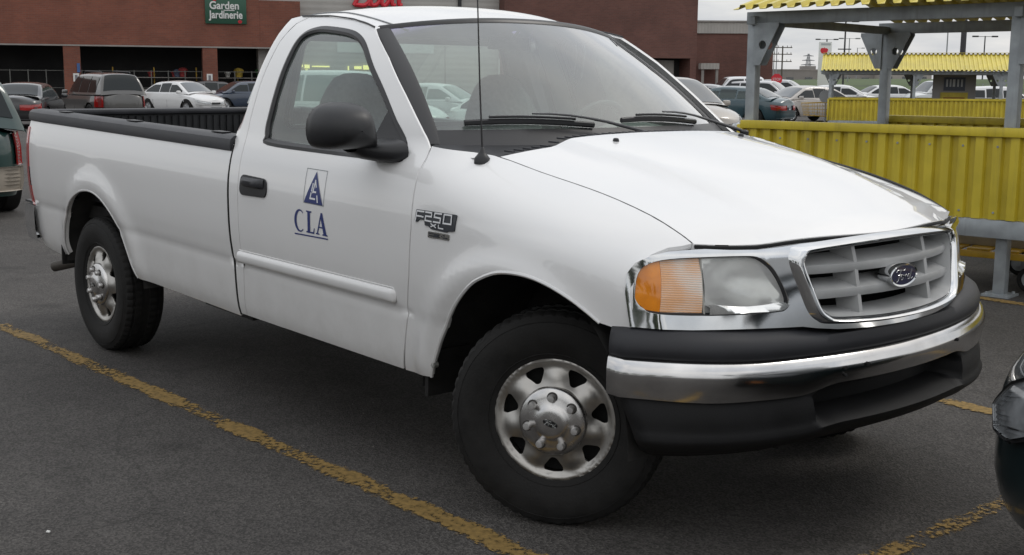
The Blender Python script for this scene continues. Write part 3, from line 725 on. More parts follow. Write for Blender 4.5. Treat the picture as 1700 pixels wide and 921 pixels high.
for s in (-1, 1):
    hl_ = empty('headlight', parent=TR)
    P0 = HLN if s < 0 else [(-y, z) for y, z in HLN]
    cy, cz = sum(p[0] for p in P0)/len(P0), sum(p[1] for p in P0)/len(P0)
    P1 = [(cy+(y-cy)*.975, cz+(z-cz)*.95) for y, z in P0]
    lx = lambda y, z: (front_x(y, z)-.016-.04*sstep(.87, .96, abs(y))+.010*(1-((z-cz)/.09)**2), y, z)
    d1 = lambda p: (abs(p[0])-.752+(p[1]-.92)*.06)      # + = outboard of the divider
    d2 = lambda p: (abs(p[0])-.865+(p[1]-.92)*.10)
    neg = lambda f, g=0: (lambda p: -f(p)-g)
    panel('turn_signal', clip_poly(P1, d2), lx, AMBER, hl_, step=.025, depth=.01, post=B)
    panel('marker_lens', clip_poly(clip_poly(P1, neg(d2, .001)), d1), lx, RIBA, hl_, step=.025, depth=.01, post=B)
    pl = clip_poly(P1, neg(d1, .006))
    panel('lamp_lens', pl, lx, LENS, hl_, step=.025, depth=0, post=B)
    def rf(y, z):
        r2 = ((abs(y)-.62)/.12)**2+((z-.925)/.085)**2
        x_, _, _ = lx(y, z)
        return (x_-.012-.055*max(0, 1-r2*.9)-(.0 if z > .865 else -.035), y, z)
    panel('lamp_reflector', pl, rf, REFL, hl_, step=.012, depth=0, post=B)
    q = MB(); q.tube([B(lx(y, z)) for y, z in P0+P0[:1]], .007, 6); q.build('lamp_gasket', SEAL, hl_)
    q = MB(); q.tube([B(Vector(lx(-.752*1 if s < 0 else .752, .838))+Vector((.003, 0, 0))), B(Vector(lx(-.745 if s < 0 else .745, 1.008))+Vector((.003, 0, 0)))], .004, 6); q.build('lamp_divider', mat('divider', (.35, .34, .31), rough=.5), hl_)
q = MB()
q.box((.66, 0, .90), (.02, .90, .26)); q.build('grille_back', DARK, TR, fn=B)
gri = empty('grille', parent=TR)
q = MB(); G2 = [(y*.985, .915+(z-.915)*.97) for y, z in GR]
rows = [[(front_x(y, z)-.004+0, y, z) for y, z in GR], [(front_x(y, z)+.006, y*1.0, z) for y, z in [(a*.985, .915+(b-.915)*.965) for a, b in GR]], [(front_x(y, z)-.012, y, z) for y, z in [(a*.955, .915+(b-.915)*.91) for a, b in GR]], [(front_x(y, z)-.095, y, z) for y, z in [(a*.90, .915+(b-.915)*.82) for a, b in GR]]]
q.grid(rows, close=True); q.build('grille_frame', GREYP, gri, fn=B, smooth=40)
def hbar(zf, h):
    q = MB(); rows = []
    for i in range(25):
        y = -.415+.83*i/24; xf_ = front_x(y, zf)-.012
        rows.append([(xf_, y, zf-h*.5), (xf_+.004, y, zf), (xf_, y, zf+h*.45), (xf_-.085, y, zf+h*.5+.022), (xf_-.085, y, zf-h*.5+.012)])
    q.grid(rows, close=True); q.build('grille_bar', GREYP, gri, fn=B, smooth=40)
hbar(.958, .029); hbar(.880, .029)
for y in (-.205, .205):
    q = MB(); sg = 1 if y > 0 else -1
    pts_ = [(.812, .004), (.82, .012), (.82, -.012)]
    rows = [[(front_x(y, z)-.013, y-.009, z), (front_x(y, z)-.013, y+.009, z), (front_x(y, z)-.09, y+.022, z), (front_x(y, z)-.09, y-.022, z)] for z in (.808, .87, .93, .98, 1.028)]
    q.grid(rows, close=True); q.build('grille_post', GREYP, gri, fn=B, smooth=30)
# emblem: blue oval with a script
em = empty('grille_emblem', parent=TR); ex = front_x(0, .916)+.012
def oval(a, b, x, n=40): return [(x, a*math.cos(2*math.pi*k/n), .916+b*math.sin(2*math.pi*k/n)) for k in range(n)]
q = MB(); q.grid([oval(.075, .036, ex-.05), oval(.080, .040, ex-.004), oval(.078, .038, ex+.004), oval(.071, .032, ex+.002)], close=True); q.build('emblem_rim', CHROME, em, fn=B, smooth=50)
q = MB(); o_ = oval(.0715, .0325, ex+.0022); q.add(o_, [tuple(range(40))]); q.build('emblem_field', mat('emblem_blue', (.012, .016, .06), rough=.12, coat=1), em, fn=B)
script = [[(-.048, .012), (-.040, .019), (-.022, .018), (-.004, .016), (.004, .020)], [(-.022, .018), (-.028, .002), (-.034, -.014), (-.043, -.020), (-.050, -.014)], [(-.036, .001), (-.026, .003), (-.016, .002)],
          [(-.008, -.004), (-.014, .002), (-.020, -.004), (-.018, -.013), (-.010, -.014), (-.005, -.007), (-.008, .000), (.000, -.001)], [(.004, .002), (.004, -.014)], [(.004, -.005), (.010, .001), (.016, .0)],
          [(.034, -.002), (.026, .001), (.020, -.006), (.022, -.014), (.030, -.014), (.036, -.006), (.044, .018)], [(.044, .018), (.037, -.008), (.042, -.015), (.052, -.010)]]
q = MB()
for st_ in script: q.tube([(ex+.003, u, .916+v) for u, v in [(a, b) for a, b in spline(st_, 5)]], .0011, 5)
q.build('emblem_script', SATIN, em, fn=B)
# ---------------- front bumper
fb = empty('front_bumper', parent=TR)
def wrapped(rows, d=.055, inn=.0):
    a = [(p[0]-d, p[1]+inn, p[2]) for p in rows[0]]; b = [(p[0]-d, p[1]-inn, p[2]) for p in rows[-1]]
    return [a]+rows+[b]
def bpt(y, off, z):
    e = .004; dx = (bumper_x(y+e)-bumper_x(y-e))/(2*e); n = Vector((1, -dx, 0)).normalized()
    return (bumper_x(y)+n.x*off, y+n.y*off, z)
BY = [-1.005+2.01*i/90 for i in range(91)]
BY = [math.copysign(1.005*(abs(y)/1.005)**.8, y) for y in BY]
def zb(y): return .582+.026*(1-sstep(.34, .52, abs(y)))+.012*sstep(.75, 1.0, abs(y))
def zt(y): return .700+.012*sstep(.6, 1.0, abs(y))
q = MB(); rows = []
for y in BY:
    a, b_ = zb(y), zt(y)
    rows.append([bpt(y, -.03, a-.004), bpt(y, -.008, a), bpt(y, -.004, a+.012), bpt(y, .0015, a+(b_-a)*.40), bpt(y, .0035, a+(b_-a)*.60), bpt(y, .001, b_-.034), bpt(y, -.005, b_-.020), bpt(y, -.013, b_-.008), bpt(y, -.026, b_), bpt(y, -.06, b_+.002)])
rows = wrapped(rows); q.grid(rows); 
for r_ in (rows[0], rows[-1]): q.add(r_, [tuple(range(len(r_)))])
BUMPCH = mat('bumper_chrome', (.58, .575, .57), rough=.15, metal=1, var=.12, vscale=7)
q.build('chrome_bar', BUMPCH, fb, fn=B, smooth=50)
for y, dz in ((-.34, .05), (-.24, .052), (-.335, .025), (.33, .05)):
    q = MB(); q.tube([bpt(y, 0, zb(y)+dz), bpt(y, .010, zb(y)+dz)], .006, 8); q.build('bumper_bolt_hole', DARK, fb, fn=B)
q = MB(); rows = []
for y in BY:
    b_ = zt(y); c_ = sstep(.30, .55, abs(y))
    rows.append([bpt(y, -.05, b_-.01), bpt(y, -.028, b_+.002), bpt(y, -.022, b_+.012), bpt(y, -.022, b_+.035), bpt(y, -.034, b_+.060), bpt(y, -.060, b_+.078-.022*(1-c_)), bpt(y, -.12, b_+.092-.03*(1-c_)), bpt(y, -.20, b_+.095-.03*(1-c_))])
rows = wrapped(rows); q.grid(rows)
for r_ in (rows[0], rows[-1]): q.add(r_, [tuple(range(len(r_)))])
q.build('bumper_pad', mat('pad_plastic', (.022, .0225, .026), rough=.55, var=.2, vscale=6, bump=.06, bscale=260, spec=.35), fb, fn=B, smooth=60)
q = MB(); rows = []
VY = [y*.985 for y in BY]
for y in VY:
    a = zb(y); row = []; zl = .395+.012*(1-sstep(.3, .7, abs(y)))
    for t in [0, .03, .08, .15, .22, .3, .38, .46, .54, .62, .7, .78, .86, .93, .97, 1.0]:
        z = a+(zl-a)*t
        off = -.022+.020*math.sin(math.pi*min(1, t*1.15))**1.0-.10*sstep(.80, 1.0, t)**1.5*.6
        rec = (1-sstep(.40, .455, abs(y)))*sstep(.06, .13, t)*(1-sstep(.46, .58, t))
        off -= .11*rec
        off += .018*math.exp(-((t-.66)/.10)**2)
        row.append(bpt(y*(1-.055*t), off-.0, z))
    row.append(bpt(y*.945, -.14, zl-.002)); rows.append(row)
rows = wrapped(rows, .04); q.grid(rows)
for r_ in (rows[0], rows[-1]): q.add(r_, [tuple(range(len(r_)))])
q.build('bumper_valance', mat('valance_plastic', (.009, .009, .0095), rough=.6, var=.25, vscale=8, bump=.08, bscale=200, spec=.22), fb, fn=B, smooth=50)

# ---------------- wheels
def rim_fn(sgn_phase):
    def f(x, z):
        r = math.hypot(x, z); th = math.atan2(z, x)
        base = smooth_tab([(.10, .022), (.115, .016), (.135, .004), (.155, -.004), (.175, -.008), (.187, -.004), (.197, .004), (.206, .005), (.213, .001), (.219, .004), (.226, .008)], r)
        sp = math.cos(7*(th-sgn_phase)); bump_ = math.exp(-((r-.150)/.030)**2)
        return (x, -(base-.011*bump_*sp+.003*bump_), z)
    return f
HUBM = mat('hub_cap_chrome', (.56, .55, .54), rough=.26, metal=1, var=.12, vscale=25)
RIMM = mat('rim_metal', (.46, .445, .42), rough=.44, metal=1, var=.12, vscale=16)
LUGM = mat('lug_satin', (.62, .61, .60), rough=.4, metal=.8)
WHEELS = {}
def make_wheel(parent, loc, rz, phase=0.0):
    wh = empty('wheel', loc, rz, parent)
    if 'tyre' not in WHEELS:
        pr_ = [(.085, .208), (-.075, .208), (-.098, .214), (-.108, .235), (-.120, .270), (-.124, .300), (-.120, .330), (-.113, .350), (-.107, .3565), (-.104, .366), (-.095, .373), (-.075, .3775), (-.074, .370), (-.060, .370), (-.059, .379), (-.022, .380), (-.021, .371), (.021, .371), (.022, .380), (.059, .379), (.060, .370), (.074, .370), (.075, .3775), (.095, .373), (.107, .3565), (.113, .350), (.124, .300), (.120, .270), (.100, .214), (.085, .208)]
        q = MB()
        def mod(i, j, a, r):
            if r > .358 and (j % 3 == 0) and abs(a) > .055: return r-.005
            if r > .375 and ((j+ (1 if a > 0 else 0)) % 3 == 1) and abs(a) < .03: return r-.006
            return r
        q.lathe(pr_, 168, mod=mod)
        for rr_, h in ((.232, .002), (.343, .002)): q.lathe([(-.1075-(.0 if rr_ < .3 else .007), rr_-.002), (-.1095-(.0 if rr_ < .3 else .008), rr_), (-.1075-(.0 if rr_ < .3 else .007), rr_+.002)], 96)
        t = q.build('tyre', RUBBER, wh, smooth=28); WHEELS['tyre'] = t.data
        # disc
        circ = lambda r, n: [(r*math.cos(2*math.pi*k/n), r*math.sin(2*math.pi*k/n)) for k in range(n)]
        holes = []
        for k in range(7):
            a = 2*math.pi*k/7
            loc_ = [(.140, -.028), (.140, .028), (.181, .035), (.187, .0), (.181, -.035)]
            loc_ = [(.130, -.008), (.130, .008), (.165, .034), (.178, .033), (.183, 0), (.178, -.033), (.165, -.034)]
            pts_ = rounded([(u*math.cos(a)-v*math.sin(a), u*math.sin(a)+v*math.cos(a)) for u, v in loc_], .010, 3)
            holes.append(pts_)
        d = panel('rim', circ(.224, 72), rim_fn(0.0), RIMM, wh, holes=holes+[circ(.10, 36)], step=.012, depth=.022, out_sign=1); WHEELS['rim'] = d.data
        q = MB(); q.lathe([(-.004, .2245), (-.010, .2255), (-.012, .222), (-.006, .214), (.02, .205), (.09, .195)], 72)
        bb = q.build('rim_barrel', RIMM, wh); WHEELS['rim_barrel'] = bb.data
        q = MB(); q.lathe([(.06, 0), (.06, .19), (.09, .19)], 32); bb = q.build('brake_backing', DARK, wh); WHEELS['brake_backing'] = bb.data
        q = MB(); q.lathe([(-.006, .119), (-.022, .117), (-.030, .109), (-.036, .085), (-.040, .066), (-.044, .058), (-.050, .050), (-.053, .035), (-.054, 0)], 56)
        bb = q.build('hub_cap', HUBM, wh, smooth=40); WHEELS['hub_cap'] = bb.data
        q = MB()
        o_ = [(.0, 0)]; ov = [(.026*math.cos(2*math.pi*k/24), .011*math.sin(2*math.pi*k/24)) for k in range(24)]
        q.prism(ov, lambda u, v, dd: (u*.87-v*-.5, dd, v*.87+u*-.5), -.050, -.0555); bb = q.build('cap_logo', DARK, wh); WHEELS['cap_logo'] = bb.data
        q = MB()
        for st_ in script: q.tube([((u*.42)*.87+(v*.42)*.5, -.056, (v*.42)*.87-(u*.42)*.5) for u, v in spline(st_, 4)], .0009, 4)
        bb = q.build('cap_script', SATIN, wh); WHEELS['cap_script'] = bb.data
        q = MB(); q.lathe([(-.034, .0135), (-.052, .0130), (-.057, .0105), (-.058, 0)], 14); bb = q.build('lug_nut', LUGM, wh, smooth=40); WHEELS['lug_nut'] = bb.data
        q = MB(); q.lathe([(-.0335, .019), (-.0375, .0185), (-.0380, .0)], 18); bb2 = q.build('lug_recess', mat('lug_dark', (.10, .095, .09), rough=.4, metal=.7), wh); WHEELS['lug_recess'] = bb2.data
        first = [bb, bb2]
    else:
        for n_ in ('tyre', 'rim', 'rim_barrel', 'brake_backing', 'hub_cap', 'cap_logo', 'cap_script'):
            o = bpy.data.objects.new(n_, WHEELS[n_]); COL.objects.link(o); o.parent = wh
            o.rotation_euler = (0, phase, 0) if n_ not in ('tyre', 'brake_backing') else (0, 0, 0)
        first = []
        for n_ in ('lug_nut', 'lug_recess'):
            o = bpy.data.objects.new(n_, WHEELS[n_]); COL.objects.link(o); o.parent = wh; first.append(o)
    for k in range(7):
        a = 2*math.pi*(k+.5)/7+phase
        for j, n_ in enumerate(('lug_nut', 'lug_recess')):
            if k == 0: o = first[j]
            else: o = bpy.data.objects.new(n_, WHEELS[n_]); COL.objects.link(o); o.parent = wh
            o.location = (.086*math.cos(a), 0, .086*math.sin(a))
    for c in wh.children:
        if c.name.split('.')[0] not in ('tyre',): c.location.y = -.092; c.scale = (1.025, 1, 1.025)
        if c.name.split('.')[0] in ('rim', 'rim_barrel', 'hub_cap', 'cap_logo', 'cap_script'): c.rotation_euler = (0, -phase, 0)
    return wh
STEER = R(32)
make_wheel(TR, (.053, -.757, .378), STEER, R(12))
make_wheel(TR, (-3.545, -.842, .377), 0, R(30))
make_wheel(TR, (-3.545, .842, .377), math.pi, R(5))
make_wheel(TR, (-.0, .79, .378), math.pi+STEER, R(40))
# ------------------------------------------------------------------ lettering on the truck
def near_child(name):
    return [o for o in TR.children if o.name.split('.')[0] == name and min(v.co.y for v in o.data.vertices) < 0][0]
DOOR = near_child('door'); FENDER = near_child('fender')
def decal(name, poly, m, parent, f=cab_y, off=.0015, holes=(), depth=0, step=.03):
    return side_panel(name, poly, f, -1, m, parent, off=off, holes=holes, step=step, depth=depth)
def stroke_poly(p, wd):
    """flat ribbon polygon along an open polyline"""
    L_, R_ = [], []; n = len(p)
    for i in range(n):
        a = Vector(p[max(i-1, 0)]); b = Vector(p[min(i+1, n-1)]); t = (b-a).normalized(); nn = Vector((-t.y, t.x)); q_ = Vector(p[i])
        k = 1.0
        if 0 < i < n-1:
            t1 = (q_-a).normalized(); c_ = max(.45, Vector((-t1.y, t1.x)).dot(nn)); k = 1/c_
        L_.append(tuple(q_+nn*wd/2*k)); R_.append(tuple(q_-nn*wd/2*k))
    return L_+R_[::-1]
def strokes(name, lines, wd, m, parent, f, off):
    q = MB()
    for k, pl in enumerate(lines):
        for j, (a, b) in enumerate(zip(pl, pl[1:])):
            a, b = Vector(a), Vector(b); t = (b-a).normalized(); n_ = Vector((-t.y, t.x))*wd/2; a = a-t*wd*.45; b = b+t*wd*.45
            e = off+.00012*((k*3+j) % 7)
            q.add([B((p.x, -(f(p.x, p.y)+e), p.y)) for p in (a+n_, a-n_, b-n_, b+n_)], [(0, 1, 2, 3)])
    return q.build(name, m, parent, smooth=0, recalc=False)
x0, z0, W_, H_ = -1.247, .995, .154, .140
m_ = lambda u, v: (x0+u*W_+(1-v)*-.0, z0+v*H_)
fr_o = [m_(0, 0), m_(1, 0), m_(1, 1), m_(0, 1)]; t_ = .0022
fr_i = [(x0+t_, z0+t_), (x0+W_-t_, z0+t_), (x0+W_-t_, z0+H_-t_), (x0+t_, z0+H_-t_)]
decal('logo_frame', fr_o, GREYLINE, DOOR, holes=[fr_i])
decal('logo_triangle', [m_(.03, .02), m_(.95, .02), m_(.50, .94)], NAVY, DOOR, off=.0022)
strokes('logo_letters', [[m_(*q_) for q_ in pl] for pl in ([(.42, .58), (.335, .16), (.57, .16)], [(.455, .34), (.525, .68), (.705, .09)], [(.46, .36), (.60, .36)])], .0074, WHITEPRINT, DOOR, cab_y, .0030)
# serif capitals C L A, unit height 1
def serif_C():
    o = []
    for k in range(19):
        a = R(48+264*k/18); o.append((.40+.40*math.cos(a), .5+.52*math.sin(a)))
    i_ = []
    for k in range(19):
        a = R(308-256*k/18); i_.append((.44+.30*math.cos(a)-.0, .5+.45*math.sin(a)))
    # heavier on the left: shift the inner curve right
    i_ = [(x+.05*max(0, (.5-x)*1.4), y) for x, y in i_]
    return o+i_
def serif_L(): return [(0, 0), (.62, 0), (.66, .27), (.62, .27), (.55, .08), (.31, .07), (.31, .92), (.43, .95), (.43, 1), (0, 1), (0, .95), (.11, .92), (.11, .08), (0, .05)]
A_O = [(0, 0), (.26, 0), (.26, .05), (.16, .07), (.24, .31), (.50, .31), (.57, .07), (.48, .05), (.48, 0), (.86, 0), (.88, .05), (.79, .07), (.49, 1), (.38, 1), (.08, .07), (0, .05)]
A_H = [(.26, .37), (.48, .37), (.375, .74)]
cx0, cz0, ch = -1.318, .873, .090
def place(poly, ox, sx): return [(cx0+ox+u*sx, cz0+v*ch+.006*((ox)/.25)) for u, v in poly]
decal('letter_c', place(serif_C(), 0, .105), NAVY, DOOR)
decal('letter_l', place(serif_L(), .092, .098), NAVY, DOOR)
decal('letter_a', place(A_O, .166, .100), NAVY, DOOR, holes=[place(A_H, .166, .100)])
decal('underline', [(cx0, .857), (cx0+.255, .864), (cx0+.255, .8695), (cx0, .8625)], NAVY, DOOR)
# fender badge
BAD = mat('badge_black', (.03, .034, .042), rough=.3)
bx, bz = -.478, .995
pb = lambda u, v: (bx+u*.235, bz+v*.058-.0*u)
plate = [pb(.02, .98), pb(.985, 1.06), pb(1.0, 1.0), pb(.985, .10), pb(.93, .02), pb(.84, .0), pb(.80, -.10), pb(.42, -.06), pb(.36, .08), pb(.26, .10), pb(.245, .42), pb(.12, .40), pb(.06, .22), pb(.0, .22)]
bd = decal('model_badge', rounded(plate, .003, 2), BAD, FENDER, f=fen_y, off=.005, depth=.006, step=.03)
strokes('badge_digits', [[pb(*q_) for q_ in pl] for pl in (
    [(.03, .26), (.055, .90), (.23, .92)], [(.05, .60), (.18, .61)], [(.205, .60), (.225, .60)],
    [(.275, .92), (.425, .93), (.43, .70), (.285, .68), (.28, .42), (.435, .41)],
    [(.665, .97), (.505, .95), (.50, .71), (.65, .70), (.645, .43), (.485, .42)],
    [(.73, .97), (.90, .985), (.91, .46), (.725, .44), (.73, .97)])], .0056, WHITEPRINT, bd, fen_y, .0075)
strokes('badge_letters', [[pb(*q_) for q_ in pl] for pl in ([(.43, .10), (.55, .28)], [(.43, .28), (.55, .10)], [(.62, .28), (.62, .10), (.73, .10)])], .0042, WHITEPRINT, bd, fen_y, .0075)
lb = decal('trim_badge', rounded([(-.398, .960), (-.277, .963), (-.275, .984), (-.396, .982)], .002, 2), SATIN, FENDER, f=fen_y, off=.004, depth=.004)
for u0, u1, zz in ((-.39, -.33, .966), (-.39, -.33, .974), (-.36, -.335, .970), (-.318, -.315, .971), (-.31, -.30, .975), (-.30, -.285, .967), (-.31, -.30, .967)):
    decal('badge_print', [(u0, zz), (u1, zz), (u1, zz+.004), (u0, zz+.004)], BAD, lb, f=fen_y, off=.0052, step=.03)
# ------------------------------------------------------------------ ground
def asphalt():
    m = bpy.data.materials.new('asphalt'); m.use_nodes = True; t = m.node_tree; b = t.nodes['Principled BSDF']; b.inputs['Roughness'].default_value = .82; b.inputs['Specular IOR Level'].default_value = .35
    g = t.nodes.new('ShaderNodeNewGeometry')
    def nz(sc_, d=4, r=.6):
        n = t.nodes.new('ShaderNodeTexNoise'); n.inputs['Scale'].default_value = sc_; n.inputs['Detail'].default_value = d; n.inputs['Roughness'].default_value = r; t.links.new(g.outputs['Position'], n.inputs['Vector']); return n
    a, c, f = nz(.45, 5), nz(6, 4), nz(110, 2, .8)
    v = t.nodes.new('ShaderNodeTexVoronoi'); v.inputs['Scale'].default_value = 130; t.links.new(g.outputs['Position'], v.inputs['Vector'])
    r1 = t.nodes.new('ShaderNodeValToRGB'); t.links.new(a.outputs[0], r1.inputs[0]); r1.color_ramp.elements[0].position = .35; r1.color_ramp.elements[1].position = .68
    r1.color_ramp.elements[0].color = (.045, .0415, .039, 1); r1.color_ramp.elements[1].color = (.078, .072, .067, 1)
    def ov(fac, src, x, lo, hi):
        mr = t.nodes.new('ShaderNodeMapRange'); t.links.new(src, mr.inputs[0]); mr.inputs['From Min'].default_value = .25; mr.inputs['From Max'].default_value = .75; mr.inputs['To Min'].default_value = lo; mr.inputs['To Max'].default_value = hi
        s = t.nodes.new('ShaderNodeVectorMath'); s.operation = 'SCALE'; t.links.new(x, s.inputs[0]); t.links.new(mr.outputs[0], s.inputs['Scale']); return s.outputs[0]
    x = ov(1, c.outputs[0], r1.outputs[0], .85, 1.15); x = ov(1, f.outputs[0], x, .55, 1.45)
    sp = t.nodes.new('ShaderNodeSeparateXYZ'); t.links.new(v.outputs['Color'], sp.inputs[0]); x = ov(1, sp.outputs[0], x, .65, 1.4)
    # old oil drips and worn, polished patches
    n3 = nz(1.7, 5, .55); mo = t.nodes.new('ShaderNodeMapRange'); t.links.new(n3.outputs[0], mo.inputs[0]); mo.inputs['From Min'].default_value = .60; mo.inputs['From Max'].default_value = .72; mo.inputs['To Min'].default_value = 1; mo.inputs['To Max'].default_value = .62
    s3 = t.nodes.new('ShaderNodeVectorMath'); s3.operation = 'SCALE'; t.links.new(x, s3.inputs[0]); t.links.new(mo.outputs[0], s3.inputs['Scale']); x = s3.outputs[0]
    vo = t.nodes.new('ShaderNodeTexVoronoi'); vo.inputs['Scale'].default_value = 2.3; t.links.new(g.outputs['Position'], vo.inputs['Vector'])
    mo2 = t.nodes.new('ShaderNodeMapRange'); t.links.new(vo.outputs['Distance'], mo2.inputs[0]); mo2.inputs['From Min'].default_value = .015; mo2.inputs['From Max'].default_value = .05; mo2.inputs['To Min'].default_value = .6; mo2.inputs['To Max'].default_value = 1
    s4 = t.nodes.new('ShaderNodeVectorMath'); s4.operation = 'SCALE'; t.links.new(x, s4.inputs[0]); t.links.new(mo2.outputs[0], s4.inputs['Scale']); x = s4.outputs[0]
    # hairline cracks
    wn = nz(1.3, 4); vs_ = t.nodes.new('ShaderNodeVectorMath'); vs_.operation = 'MULTIPLY_ADD'; t.links.new(wn.outputs['Color'], vs_.inputs[0]); vs_.inputs[1].default_value = (.5, .5, 0); t.links.new(g.outputs['Position'], vs_.inputs[2])
    vc = t.nodes.new('ShaderNodeTexVoronoi'); vc.feature = 'DISTANCE_TO_EDGE'; vc.inputs['Scale'].default_value = .33; t.links.new(vs_.outputs[0], vc.inputs['Vector'])
    mc = t.nodes.new('ShaderNodeMapRange'); t.links.new(vc.outputs['Distance'], mc.inputs[0]); mc.inputs['From Max'].default_value = .0035; mc.inputs['To Min'].default_value = .72; mc.inputs['To Max'].default_value = 1
    sx_ = t.nodes.new('ShaderNodeVectorMath'); sx_.operation = 'SCALE'; t.links.new(x, sx_.inputs[0]); t.links.new(mc.outputs[0], sx_.inputs['Scale']); x = sx_.outputs[0]
    t.links.new(x, b.inputs['Base Color'])
    ad = t.nodes.new('ShaderNodeMath'); t.links.new(f.outputs[0], ad.inputs[0]); t.links.new(v.outputs['Distance'], ad.inputs[1])
    bp = t.nodes.new('ShaderNodeBump'); bp.inputs['Strength'].default_value = .55; bp.inputs['Distance'].default_value = .006; t.links.new(ad.outputs[0], bp.inputs['Height']); t.links.new(bp.outputs[0], b.inputs['Normal'])
    return m
def line_paint(name, wear):
    """yellow line paint worn through to the asphalt (transparent where gone)"""
    m = bpy.data.materials.new(name); m.use_nodes = True; t = m.node_tree; b = t.nodes['Principled BSDF']; b.inputs['Roughness'].default_value = .8
    g = t.nodes.new('ShaderNodeNewGeometry')
    n = t.nodes.new('ShaderNodeTexNoise'); n.inputs['Scale'].default_value = 42; n.inputs['Detail'].default_value = 4; n.inputs['Roughness'].default_value = .65; t.links.new(g.outputs['Position'], n.inputs['Vector'])
    n2 = t.nodes.new('ShaderNodeTexNoise'); n2.inputs['Scale'].default_value = 3.2; n2.inputs['Detail'].default_value = 3; t.links.new(g.outputs['Position'], n2.inputs['Vector'])
    ad = t.nodes.new('ShaderNodeMath'); ad.operation = 'MULTIPLY_ADD'; t.links.new(n2.outputs[0], ad.inputs[0]); ad.inputs[1].default_value = .80; t.links.new(n.outputs[0], ad.inputs[2])
    # worn edges, across local Y
    c = t.nodes.new('ShaderNodeTexCoord'); s = t.nodes.new('ShaderNodeSeparateXYZ'); t.links.new(c.outputs['Object'], s.inputs[0])
    ab = t.nodes.new('ShaderNodeMath'); ab.operation = 'ABSOLUTE'; t.links.new(s.outputs[1], ab.inputs[0])
    er = t.nodes.new('ShaderNodeMapRange'); er.inputs['From Min'].default_value = .030; er.inputs['From Max'].default_value = .056; er.inputs['To Max'].default_value = -.22; t.links.new(ab.outputs[0], er.inputs[0])
    a2 = t.nodes.new('ShaderNodeMath'); t.links.new(ad.outputs[0], a2.inputs[0]); t.links.new(er.outputs[0], a2.inputs[1])
    r = t.nodes.new('ShaderNodeValToRGB'); r.color_ramp.elements[0].position = wear-.06; r.color_ramp.elements[1].position = wear+.07; t.links.new(a2.outputs[0], r.inputs[0])
    t.links.new(r.outputs[0], b.inputs['Alpha'])
    r2 = t.nodes.new('ShaderNodeValToRGB'); r2.color_ramp.elements[0].color = (.15, .095, .025, 1); r2.color_ramp.elements[1].color = (.30, .19, .055, 1); r2.color_ramp.elements[0].position = .35; r2.color_ramp.elements[1].position = .7
    t.links.new(n.outputs[0], r2.inputs[0]); t.links.new(r2.outputs[0], b.inputs['Base Color'])
    return m
ASPH = asphalt()
q = MB(); q.add([(-900, -500, 0), (500, -500, 0), (500, 1200, 0), (-900, 1200, 0)], [(0, 1, 2, 3)])
tag(q.build('parking_lot', ASPH, smooth=0), kind='structure')
YEL = line_paint('yellow_line', .785); YEL2 = line_paint('yellow_line_worn', .93); YEL3 = line_paint('yellow_line_solid', .72)
def pline(a, b, m, wd=.125, z=.004):
    a, b = Vector(a), Vector(b); d = b-a; ln = d.length
    q = MB(); q.add([(0, -wd/2, 0), (ln, -wd/2, 0), (ln, wd/2, 0), (0, wd/2, 0)], [(0, 1, 2, 3)])
    o = q.build('painted_line', m, smooth=0); o.location = (a.x, a.y, z); o.rotation_euler = (0, 0, math.atan2(d.y, d.x)); return tag(o, kind='structure')
pline((-4.62, -1.165), (1.6, -1.065), YEL)
pline((-4.62, 1.78), (2.0, 1.72), YEL)
pline((.99, -1.6), (.99, 1.70), YEL2)
pline((-9.0, 4.56), (4.0, 4.56), YEL3)
# grit and scraps scattered on the tarmac
random.seed(21); q = MB()
for k in range(900):
    x, y = random.uniform(-9, 3), random.uniform(-4.5, 6); r_ = random.uniform(.002, .006); a = random.uniform(0, 6.28)
    vs = [(x+r_*math.cos(a+i*2.09)*random.uniform(.7, 1.3), y+r_*math.sin(a+i*2.09)*random.uniform(.7, 1.3), .0) for i in range(3)]+[(x, y, r_*.9)]
    q.add(vs, [(0, 1, 3), (1, 2, 3), (2, 0, 3)])
tag(q.build('grit', mat('grit', (.13, .12, .11), rough=.9, var=.5, vscale=40), smooth=0), kind='stuff')
q = MB(); q.box((0, 0, .004), (.012, .009, .004), rot=(.2, .1, .6)); o = q.build('paper_scrap', mat('paper', (.6, .6, .58), rough=.8)); o.location = (-.93, -2.2, .003)
tag(o, 'tiny white paper scrap lying on the asphalt left of the yellow line', 'scrap')
